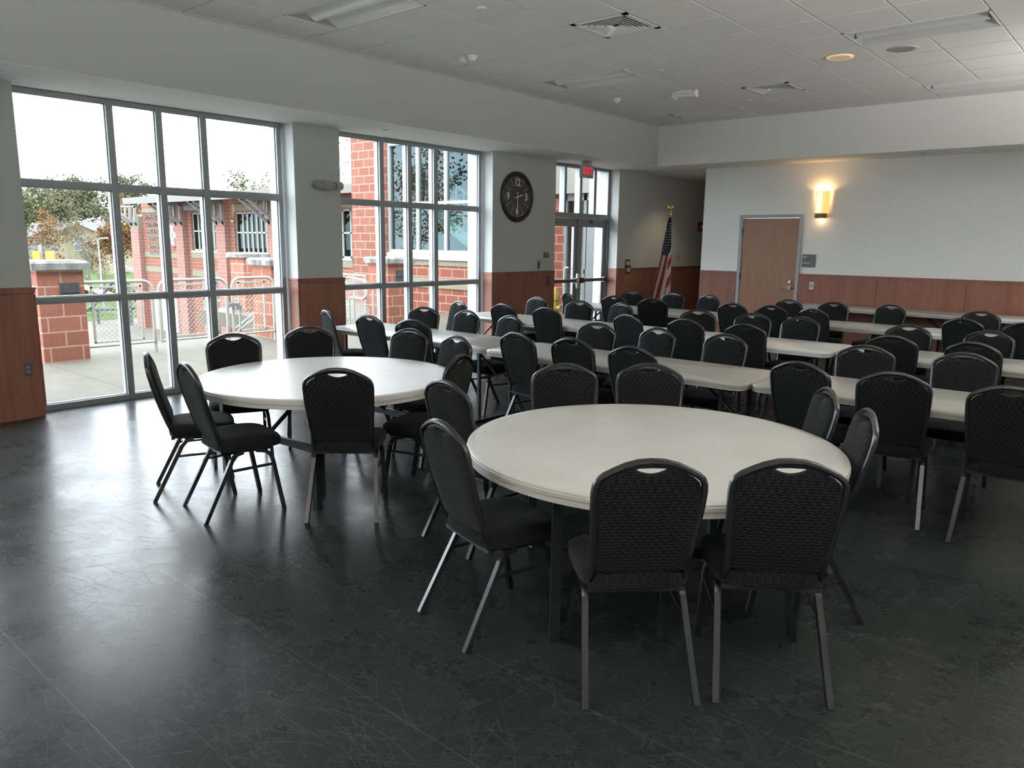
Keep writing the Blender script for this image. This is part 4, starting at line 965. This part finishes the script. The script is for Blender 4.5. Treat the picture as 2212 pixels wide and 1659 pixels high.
# columns of pilasters: px ranges on the facade
def X1(px): return raypt(px, 520, y=Y1).x
wall = MB(); X0, XQ = X1(310), -24.0
wins = [(X1(415), X1(477), .92, 3.12), (X1(508), X1(583), .80, 3.08), (X1(726), X1(760), .80, 3.08)]
xs = [X0]+[q for w_ in wins for q in w_[:2]]+[XQ]
for k in range(0, len(xs), 2): wall.box(xs[k], xs[k+1], Y1, Y1+.4, ZG, 4.0)
for (a, c, z0, z1) in wins:
    wall.box(a, c, Y1, Y1+.4, z1, 4.0)
    wall.box(a, c, Y1, Y1+.4, -.25, z0)
dr = (X1(433), X1(476))
wall.box(wins[0][0], dr[0], Y1, Y1+.4, ZG, -.25).box(dr[1], wins[0][1], Y1, Y1+.4, ZG, -.25)
for (a, c, z0, z1) in wins[1:]: wall.box(a, c, Y1, Y1+.4, ZG, -.25)
wall.box(X0, X0+.4, Y1+.4, Y1+16, ZG, 4.0)
wall.build('facade_wall', brick, far)
b = MB()
for (pa, pb) in ((294, 311), (391, 407), (478, 498), (590, 614), (700, 724)): b.box(X1(pa), X1(pb), Y1-.32, Y1+.3, ZG, 4.0 if pa > 300 else 2.2)
b.build('pilaster', brick_p, far)
b = MB(); b.box(X1(294), X1(311), Y1-.30, Y1+.3, 2.2, 3.0); b.box(X1(312), X1(391), Y1-.04, Y1, .40, .72); b.box(X1(312), X1(391), Y1-.04, Y1, -.55, -.20)
for (a, c, z0, z1) in wins: b.box(a-.1, c+.1, Y1-.05, Y1, z0-.45, z0-.12); b.box(a-.1, c+.1, Y1-.03, Y1, z1+.08, z1+.42); b.box(a-.1, c+.1, Y1-.05, Y1, -.62, -.25)
b.box(X1(312), X1(391), Y1-.03, Y1, 3.22, 3.48)
b.build('cream_band', cream, far)
for wi, (a, c, z0, z1) in enumerate(wins):
    f = MB(); n_ = (7 if wi != 2 else 3); ws = [a+(c-a)*q for q in ([0, .21, .34, .475, .61, .745, .87, 1] if wi == 1 else ([0, .2, .33, .46, .6, .73, .86, 1] if wi == 0 else [0, .33, .85, 1]))]
    for x in ws: f.box(x-.05, x+.05, Y1+.10, Y1+.2, z0, z1)
    for z in (z0, (z0+z1)/2, z1-.08): f.box(a, c, Y1+.10, Y1+.2, z, z+.08)
    f.box(a-.05, c+.05, Y1-.08, Y1+.1, z0-.12, z0)
    fo = f.build('window_frame', teal_frame, far)
    MB().add([(a, Y1+.16, z0), (c, Y1+.16, z0), (c, Y1+.16, z1), (a, Y1+.16, z1)], [(0, 1, 2, 3)]).build('window_glass', dark_glass, fo)
MB().box(X0+.4, XQ, Y1+3.5, Y1+3.6, ZG, 3.9).build('inner_wall', mat('inner_far', (.09, .10, .09), .9), far)
b = MB(); b.box(dr[0], dr[1], Y1+.05, Y1+.15, ZG, -.25); b.build('entrance_glass', dark_m, far)
b = MB()
for x in (dr[0], (dr[0]+dr[1])/2, dr[1]-.1): b.box(x, x+.12, Y1-.02, Y1+.1, ZG, -.3)
for z in (ZG, ZG+1.1, ZG+2.3, -.4): b.box(dr[0], dr[1], Y1-.02, Y1+.1, z, z+.12)
b.build('entrance_frame', teal_frame, far)
for (pa, pb) in ((322, 331), (341, 352), (360, 374)):
    MB().box(X1(pa), X1(pb), Y1-.03, Y1, ZG, ZG+2.5).build('service_door', mat('white_door', (.30, .31, .32), .5), far)
# roof with brackets
b = MB(); xl, xr = raypt(268, 430, y=Y1-2).x, -22.0
b.add([(xl, Y1-2.1, 3.62), (xr, Y1-2.1, 3.62), (xr, Y1+16, 5.4), (xl, Y1+16, 5.4), (xl, Y1-2.1, 4.0), (xr, Y1-2.1, 4.0), (xr, Y1+16, 5.8), (xl, Y1+16, 5.8)],
      [(0, 1, 5, 4), (4, 5, 6, 7), (0, 4, 7, 3), (1, 2, 6, 5)]); b.build('roof', fascia_m, far)
b = MB(); b.add([(xl, Y1-2.1, 3.62), (xr, Y1-2.1, 3.62), (xr, Y1+.3, 3.86), (xl, Y1+.3, 3.86)], [(3, 2, 1, 0)]); b.build('soffit', buff, far)
b = MB()
for pxm in (302, 399, 488, 602, 712):
    for d in (-.35, .35):
        x = X1(pxm)+d; b.sq([(x, Y1-1.9, 3.62), (x, Y1-.3, 2.45)], .14); b.box(x-.07, x+.07, Y1-.42, Y1-.28, 2.4, 3.7); b.box(x-.07, x+.07, Y1-1.95, Y1-.3, 3.55, 3.66); b.box(x-.05, x+.05, Y1-1.0, Y1-.9, 2.95, 3.6)
b.build('roof_bracket', mat('grey_bracket', (.15, .15, .145), .6), far)
b = MB(); q = X1(418); b.box(q, q+1.6, Y1-.5, Y1-.05, 3.25, 3.62); b.build('flood_light', dark_m, far)
letm = mat('pewter_letters', (0.06993, 0.06216, 0.05439), .6)
lines = ['HOWARD COUNTY', 'DEPARTMENT OF', 'FIRE & RESCUE', 'SERVICES', 'BANNEKER', 'FIRE STATION']
for k, s_ in enumerate(lines):
    zc = 2.95-k*.455; text(s_, .36, letm, 'lettering', far, (raypt(316.5+k*1.2, 500, y=Y1).x, Y1-.03, zc), (PI/2, 0, 0), .03, align='LEFT', sx=1.12, bold=.008)
# station emblem
em = thing('station_emblem', 'white and crimson station emblem with numeral 1 on the brick facade', 'sign', (raypt(380, 508, y=Y1).x, Y1-.05, raypt(380, 508, y=Y1).z))
def cross_out(R_, y):
    P = []
    for k in range(4):
        a0 = PI/2*k
        for (r, da) in ((.42, -PI/4), (.80, -.52), (.98, -.30), (1.05, 0), (.98, .30), (.80, .52)): P.append((R_*r*math.sin(a0+da)*.82, y, R_*r*math.cos(a0+da)*1.05))
    return P
crim = mat('crimson', (0.114, 0.00518, 0.01554), .5); emw = mat('emblem_white', (0.1865, 0.1865, 0.1865), .5)
b = MB(); b.layers([[(1.02*x*1.06, y, z*1.04) for x, y, z in [(math.copysign(abs(math.sin(a))**.6, math.sin(a))*.86, yy, math.copysign(abs(math.cos(a))**.8, math.cos(a))*1.12) for a in [2*PI*k/24 for k in range(24)]]] for yy in (-.02, -.16)]); b.build('shield', crim, em)
b = MB()
for k in range(4):
    a0 = PI/2*k; P = [(r*math.sin(a0+da)*.86, -.175, r*math.cos(a0+da)*1.1) for r, da in ((.52, -.40), (.86, -.50), (.96, 0), (.86, .50), (.52, .40))]
    b.add(P+[(x, -.16, z) for x, _, z in P], [tuple(range(5)), (9, 8, 7, 6, 5)])
b.build('petal', emw, em)
MB().add([(.46*math.sin(2*PI*k/32)*.95, -.185, .56*math.cos(2*PI*k/32)) for k in range(32)]+[(.46*math.sin(2*PI*k/32)*.95, -.16, .56*math.cos(2*PI*k/32)) for k in range(32)], [tuple(range(32))]+[(k, (k+1) % 32, 32+(k+1) % 32, 32+k) for k in range(32)]).build('centre_disc', emw, em)
text('1', .75, mat('numeral_black', (.03, .03, .03), .5), 'numeral', em, (0, -.19, 0), (PI/2, 0, 0), .004, bold=.02)
em.scale = (.78, 1, .60)
# bollards, machinery
for px_, py_, lb in ((407, 712, 'between the gate leaves'), (477, 722, 'by the entrance doors'), (363, 700, 'left, in front of the white service doors')):
    p = raypt(px_, py_, z=ZG+.02)
    t = thing('bollard', 'yellow steel bollard in the lower yard, '+lb, 'bollard', (p.x, p.y, ZG), 0, 'yellow bollards in the yard')
    b = MB(); b.smooth = True; b.lathe([(.12, 0), (.12, 1.0), (.09, 1.08), (.0001, 1.11)], n=16); b.build('post', yellow, t)
p = raypt(318, 702, z=ZG)
t = thing('orange_machine', 'orange and black piece of yard equipment behind the fence', 'equipment', (p.x, p.y, ZG), .9)
b = MB(); b.smooth = True; b.layers([[(x*.55*s_, y*.38*s_, z) for x, y in [(math.cos(2*PI*k/14), math.sin(2*PI*k/14)) for k in range(14)]] for z, s_ in ((0, .6), (.35, 1.), (.9, 1.1), (1.5, .8), (1.8, .5))]); b.build('hopper', orange, t)
b = MB(); b.smooth = True; b.tube([(.55, .25, 0), (.75, .3, .5), (.6, .25, 1.3), (.3, .1, 1.6)], [.16, .2, .16, .1], 8); b.build('chute', orange, t)
MB().box(-1.2, -.9, -.15, .15, 0, 3.1).build('mast', black_out, t)
p = raypt(232, 700, z=ZG)
t = thing('black_implement', 'long black steel tow implement lying in the yard behind the fence', 'equipment', (p.x, p.y, ZG), 0)
u = Vector((math.cos(.7), math.sin(.7), 0))
b = MB(); b.smooth = True
b.tube([u*-2.6+Vector((0, 0, .2)), u*-.8+Vector((0, 0, 1.3)), u*.6+Vector((0, 0, 2.9))], .10, 6); b.tube([u*-2.2+Vector((0, 0, .9)), u*3.2+Vector((0, 0, 1.2))], .09, 6)
b.tube([u*.6+Vector((0, 0, 2.9)), u*3.0+Vector((0, 0, .9))], .08, 6); b.build('boom', black_out, t)
for k in (-2.2, -.6, 3.0):
    b = MB(); b.tube([u*k+Vector((0, 0, 0)), u*k+Vector((0, 0, 1.1))], .09, 6); b.build('leg', black_out, t)

# ------------------------------------------------------------------ trees
bark = mat('bark', (0.05291, 0.04884, 0.03866), .9); bark_p = mat('pale_bark', (0.06919, 0.06715, 0.05291), .9)
LM = {}
def leafmat(name, c1_, c2_):
    m = mat(name, c1_, .9, spec=.05); T = NT(m); i = T.n('ShaderNodeTexCoord'); T.base(T.ramp(T.noise(i.outputs['Object'], 1.3, 4, .7), [(.35, c1_), (.65, c2_)])); return m
LO = leafmat('rust_leaves', (0.0888, 0.03774, 0.01787), (0.1066, 0.0666, 0.02808)); LG = leafmat('olive_leaves', (0.03774, 0.0444, 0.02298), (0.07104, 0.07104, 0.04085))
LB = leafmat('tan_buds', (0.0666, 0.06216, 0.03774), (0.08436, 0.07548, 0.0444)); LR = leafmat('brick_red_leaves', (0.08436, 0.0333, 0.0222), (0.09768, 0.05772, 0.02664)); LD = leafmat('dark_green_leaves', (0.0222, 0.0333, 0.01332), (0.0444, 0.05328, 0.0222))
def tree(label, x, y, z, H, W, leaf, nleaf=1500, ls=.22, bk=bark, trunk=.14, seed=1, low=.25, name='tree', dens=5, sparse=False):
    rnd = random.Random(seed); t = thing(name, label, 'tree', (x, y, z)); b = MB(); tips = []
    def br(p, d, L, r, lev):
        q = p; P = [p]; rad = [r]
        for s_ in range(3):
            d = (d+Vector((rnd.uniform(-.16, .16), rnd.uniform(-.16, .16), rnd.uniform(-.02, .12)))).normalized(); q = q+d*L/3; P.append(q); rad.append(r*(1-.22*(s_+1)))
        b.tube(P, rad, 5 if lev < 2 else 3, caps=False)
        if lev >= 2: tips.extend(P[1:])
        if lev < dens:
            for k in range(3 if lev else 5):
                a = rnd.uniform(0, 2*PI); sp = rnd.uniform(.45, .95) if lev else rnd.uniform(.5, 1.0)
                nd = (d*math.cos(sp)+Vector((math.cos(a), math.sin(a), rnd.uniform(-.1, .35)))*math.sin(sp)).normalized()
                st0 = P[rnd.choice((1, 2, 3))] if lev else P[1]+(P[3]-P[1])*rnd.random()
                br(st0, nd, L*rnd.uniform(.55, .78), rad[-1]*.75, lev+1)
    br(Vector((0, 0, 0)), Vector((0, 0, 1)), H*.55, trunk, 0)
    # fit crown to the wanted width and height
    mx = max(max(abs(v[0]), abs(v[1])) for v in b.v); mz = max(v[2] for v in b.v); fx, fz = W/2/mx, H/mz
    b.v = [(v[0]*fx, v[1]*fx, v[2]*fz) for v in b.v]; b.build('trunk_and_branches', bk, t)
    tips = [Vector((v.x*fx, v.y*fx, v.z*fz)) for v in tips if v.z*fz > H*low]
    if leaf and nleaf:
        f = MB()
        for k in range(nleaf):
            c = rnd.choice(tips)+Vector((rnd.gauss(0, W*.035), rnd.gauss(0, W*.035), rnd.gauss(0, H*.025)))
            n_ = Vector((rnd.gauss(0, 1), rnd.gauss(0, 1), rnd.gauss(0, 1))).normalized(); e1 = n_.orthogonal().normalized(); e2 = n_.cross(e1); s_ = ls*rnd.uniform(.5, 1.2)
            f.add([c-e1*s_, c+e2*s_*.6, c+e1*s_, c-e2*s_*.6], [(0, 1, 2, 3)])
        tag(f.build('foliage', leaf, t))
    return t
def at_(px, D): p = raypt(px, 600, D=D); return p.x, p.y
for (lb, px_, D, H, W, lf, nl, ls, bk, tr, z, kw) in (
    ('bare budding tree with spreading branches beyond the left brick pier', 192, 62, 10.9, 8.0, LB, 4200, .07, bark_p, .30, -4.3, dict(seed=3, dens=5)),
    ('rust-orange leaved tree at the far left of the left window', 92, 70, 8.0, 7.0, LO, 1500, .14, bark, .16, -3.7, dict(seed=5, low=.45)),
    ('rust-orange tree partly behind the fire station corner', 262, 62, 9.0, 5.8, LO, 4200, .14, bark, .16, -4.2, dict(seed=8)),
    ('small brick-red leaved tree in front of the pale house', 226, 66, 6.6, 4.6, LR, 700, .11, bark, .10, -3.9, dict(seed=9)),
    ('low rust-leaved tree beside the traffic signals', 128, 64, 5.4, 5.0, LO, 800, .12, bark, .10, -4.0, dict(seed=12)),
    ('olive green tree mass behind the houses, left', 75, 120, 13.0, 16, LG, 9000, .26, bark, .25, -2, dict(seed=14, dens=4, low=.1)),
    ('olive green tree mass behind the houses, middle', 160, 125, 13.0, 18, LG, 9000, .26, bark, .25, -2, dict(seed=15, dens=4, low=.1)),
    ('olive green tree mass behind the houses, right', 235, 120, 13.0, 16, LG, 9000, .26, bark, .25, -2, dict(seed=16, dens=4, low=.1)),
    ('tall dark budding tree at the left frame edge', 48, 80, 10.2, 7, LD, 2200, .2, bark, .16, -3, dict(seed=18)),
    ('thin bare treetop rising behind the station roof', 745, 60, 17.5, 7.0, LD, 260, .12, bark, .18, -4.3, dict(seed=21, dens=5)),
    ('green treetop showing just above the station roof', 560, 75, 9.7, 9.0, LG, 1500, .2, bark, .18, -1.3, dict(seed=23)),
):
    x, y = at_(px_, D); tree(lb, x, y, z, H, W, lf, nl, ls, bk, tr, **kw)
# trees mirrored in the teal glass (they stand out of frame to the left)
for k, (x, y, H, W) in enumerate(((-52, -22, 15, 12), (-44, -34, 15, 12), (-64, -18, 17, 14))):
    tree('leafy tree outside the frame mirrored in the teal glass, %s' % ('nearest', 'leftmost', 'farthest')[k], x, y, -4.3, H, W, LG, 5200, .17, seed=40+k, dens=4)
def shrub(label, px_, D, W, H, n_=900, lf=LD, z=-3.6):
    x, y = at_(px_, D); t = thing('shrub', label, 'shrub', (x, y, z), .7, 'clipped shrubs on the slope'); f = MB(); rnd = random.Random(int(px_))
    for k in range(n_):
        c = Vector((rnd.uniform(-W/2, W/2), rnd.uniform(-.5, .5), H*(rnd.random()**.6)*(1-.3*abs(rnd.uniform(-1, 1))))); nn = Vector((rnd.gauss(0, 1), rnd.gauss(0, 1), rnd.gauss(0, 1))).normalized(); e1 = nn.orthogonal().normalized(); e2 = nn.cross(e1); s_ = .14
        f.add([c-e1*s_, c+e2*s_*.7, c+e1*s_, c-e2*s_*.7], [(0, 1, 2, 3)])
    f.build('foliage', lf, t)
hedge_y = leafmat('yellow_green_leaves', (0.06216, 0.0666, 0.01332), (0.07992, 0.0666, 0.01776))
shrub('low yellow-green hedge right of the street light', 232, 66, 5.0, 1.0, 1200, hedge_y, -3.7)
# retaining kerbs on the slope
for (pa, ya_, pb, yb_, D, lb) in ((183, 620, 250, 640, 58, 'lower'), (236, 566, 300, 590, 70, 'upper')):
    P, Q = raypt(pa, ya_, D=D), raypt(pb, yb_, D=D-4); t = thing('slope_kerb', 'pale concrete kerb running down the grass slope, %s one' % lb, 'kerb', (0, 0, 0), 0, 'kerbs on the slope')
    b = MB(); b.sq([P, Q], .28); b.build('kerb', mat('kerb_pale', (.18, .17, .14), .8), t)

# ------------------------------------------------------------------ houses
siding = mat('tan_siding', (0.1036, 0.09065, 0.05439), .8); T = NT(siding); wv_ = T.n('ShaderNodeTexWave', wave_type='BANDS', bands_direction='Z'); T.l(T.coords(), wv_.inputs['Vector']); wv_.inputs['Scale'].default_value = 2.2; T.base(T.ramp(wv_.outputs['Fac'], [(.2, (0.09583, 0.08288, 0.04921)), (.5, (0.1166, 0.101, 0.06216))]))
shingle = mat('dark_shingles', (0.03108, 0.03108, 0.03626), .9); hw = mat('house_white', (0.1554, 0.1554, 0.1554), .7)
def house(label, px0, px1, yeave, D, H_ridge_px, ang=0, name='house', wall_m=siding, nwin=2, mode='gable'):
    P0 = raypt(px0, yeave, D=D); P1 = raypt(px1, yeave, D=D); W = math.hypot(P1.x-P0.x, P1.y-P0.y); h = P0.z+3.4
    t = thing(name, label, 'house', (P0.x, P0.y, -3.4), math.atan2(P1.y-P0.y, P1.x-P0.x)+ang)
    ridge = (yeave-H_ridge_px)/1645*D; MB().box(0, W, 0, 9, 0, h).build('wall', wall_m, t)
    b = MB()
    if mode == 'gable':      # gable end faces the viewer
        MB().prism([(0, h), (W, h), (W/2, h+ridge)], 'y', 0, .2).build('gable_wall', wall_m, t)
        b.add([(-.4, -.4, h-.15), (W/2, -.4, h+ridge), (W/2, 9.2, h+ridge), (-.4, 9.2, h-.15)], [(0, 1, 2, 3)]).add([(W+.4, -.4, h-.15), (W/2, -.4, h+ridge), (W/2, 9.2, h+ridge), (W+.4, 9.2, h-.15)], [(3, 2, 1, 0)])
        c = MB(); c.sq([(-.4, -.42, h-.15), (W/2, -.42, h+ridge)], .25); c.sq([(W+.4, -.42, h-.15), (W/2, -.42, h+ridge)], .25); c.build('rake_trim', hw, t)
    else:
        b.add([(-.4, -.5, h-.1), (W+.4, -.5, h-.1), (W+.4, 4.5, h+ridge), (-.4, 4.5, h+ridge)], [(0, 1, 2, 3)]).add([(-.4, 9.5, h-.1), (W+.4, 9.5, h-.1), (W+.4, 4.5, h+ridge), (-.4, 4.5, h+ridge)], [(3, 2, 1, 0)])
        c = MB(); c.box(-.4, W+.4, -.6, -.4, h-.35, h-.08); c.build('gutter', hw, t)
    b.build('roof', shingle, t)
    for k in range(nwin):
        x = W*(k+.5)/nwin
        for z0 in ((h-2.4,) if nwin < 3 else (h-2.2, h-5.2)):
            f = MB().box(x-.75, x+.75, -.08, 0, z0, z0+1.7).build('window', hw, t)
            g_ = MB(); g_.box(x-.62, x-.05, -.1, -.08, z0+.12, z0+.8).box(x+.05, x+.62, -.1, -.08, z0+.12, z0+.8).box(x-.62, x-.05, -.1, -.08, z0+.9, z0+1.58).box(x+.05, x+.62, -.1, -.08, z0+.9, z0+1.58); g_.build('pane', mat('house_glass', (.05, .06, .07), .2), f)
    return t
house('long dark-roofed house at the far left behind the rust tree', 20, 118, 506, 92, 479, mode='eave', nwin=4, wall_m=siding)
house('tan sided gabled house behind the bare tree', 138, 205, 494, 84, 479, nwin=1)
house('tall plain tan building end right of the bare tree', 196, 232, 520, 78, 513, mode='eave', nwin=0)

# street light, signal, mast
p = raypt(222, 640, D=58); t = thing('street_light', 'slim grey street light pole on the slope', 'street light', (p.x, p.y, -4.2))
b = MB(); b.smooth = True; hh = raypt(219, 520, D=58).z+4.2; b.tube([(0, 0, 0), (0, 0, hh)], [.08, .05], 8); b.build('pole', mat('galvanised', ()), t)
b = MB(); b.smooth = True; b.tube([(0, 0, hh), (.1, .1, hh+.15), (.5, .5, hh+.2)], .07, 8); b.build('lamp_head', mat('galvanised', ()), t)
p = raypt(95, 552, D=60); t = thing('traffic_signal', 'pair of yellow traffic signals above the left brick pier', 'traffic light', (p.x, p.y, -4.2), .9)
b = MB(); b.smooth = True; zt_ = raypt(90, 530, D=60).z+4.2; b.tube([(-.2, 0, 0), (-.2, 0, zt_)], .1, 8); b.build('pole', mat('galvanised', ()), t)
for s_ in (-.5, .45):
    zz = p.z+4.2; b = MB(); b.box(s_-.28, s_+.28, -.2, .2, zz-.32, zz+.36); b.build('signal_head', mat('signal_yellow', (.3, .16, .006), .5), t)
p = raypt(108, 440, D=170); t = thing('radio_mast', 'thin radio mast rising above the trees', 'mast', (p.x, p.y, -3))
b = MB(); zt_ = raypt(106, 404, D=170).z+3; b.tube([(0, 0, 0), (0, 0, zt_)], .28, 6); b.box(-1.3, 1.3, -.2, .2, zt_-1.6, zt_-.6); b.build('tower', mat('mast_grey', (.07, .075, .09), .7), t)
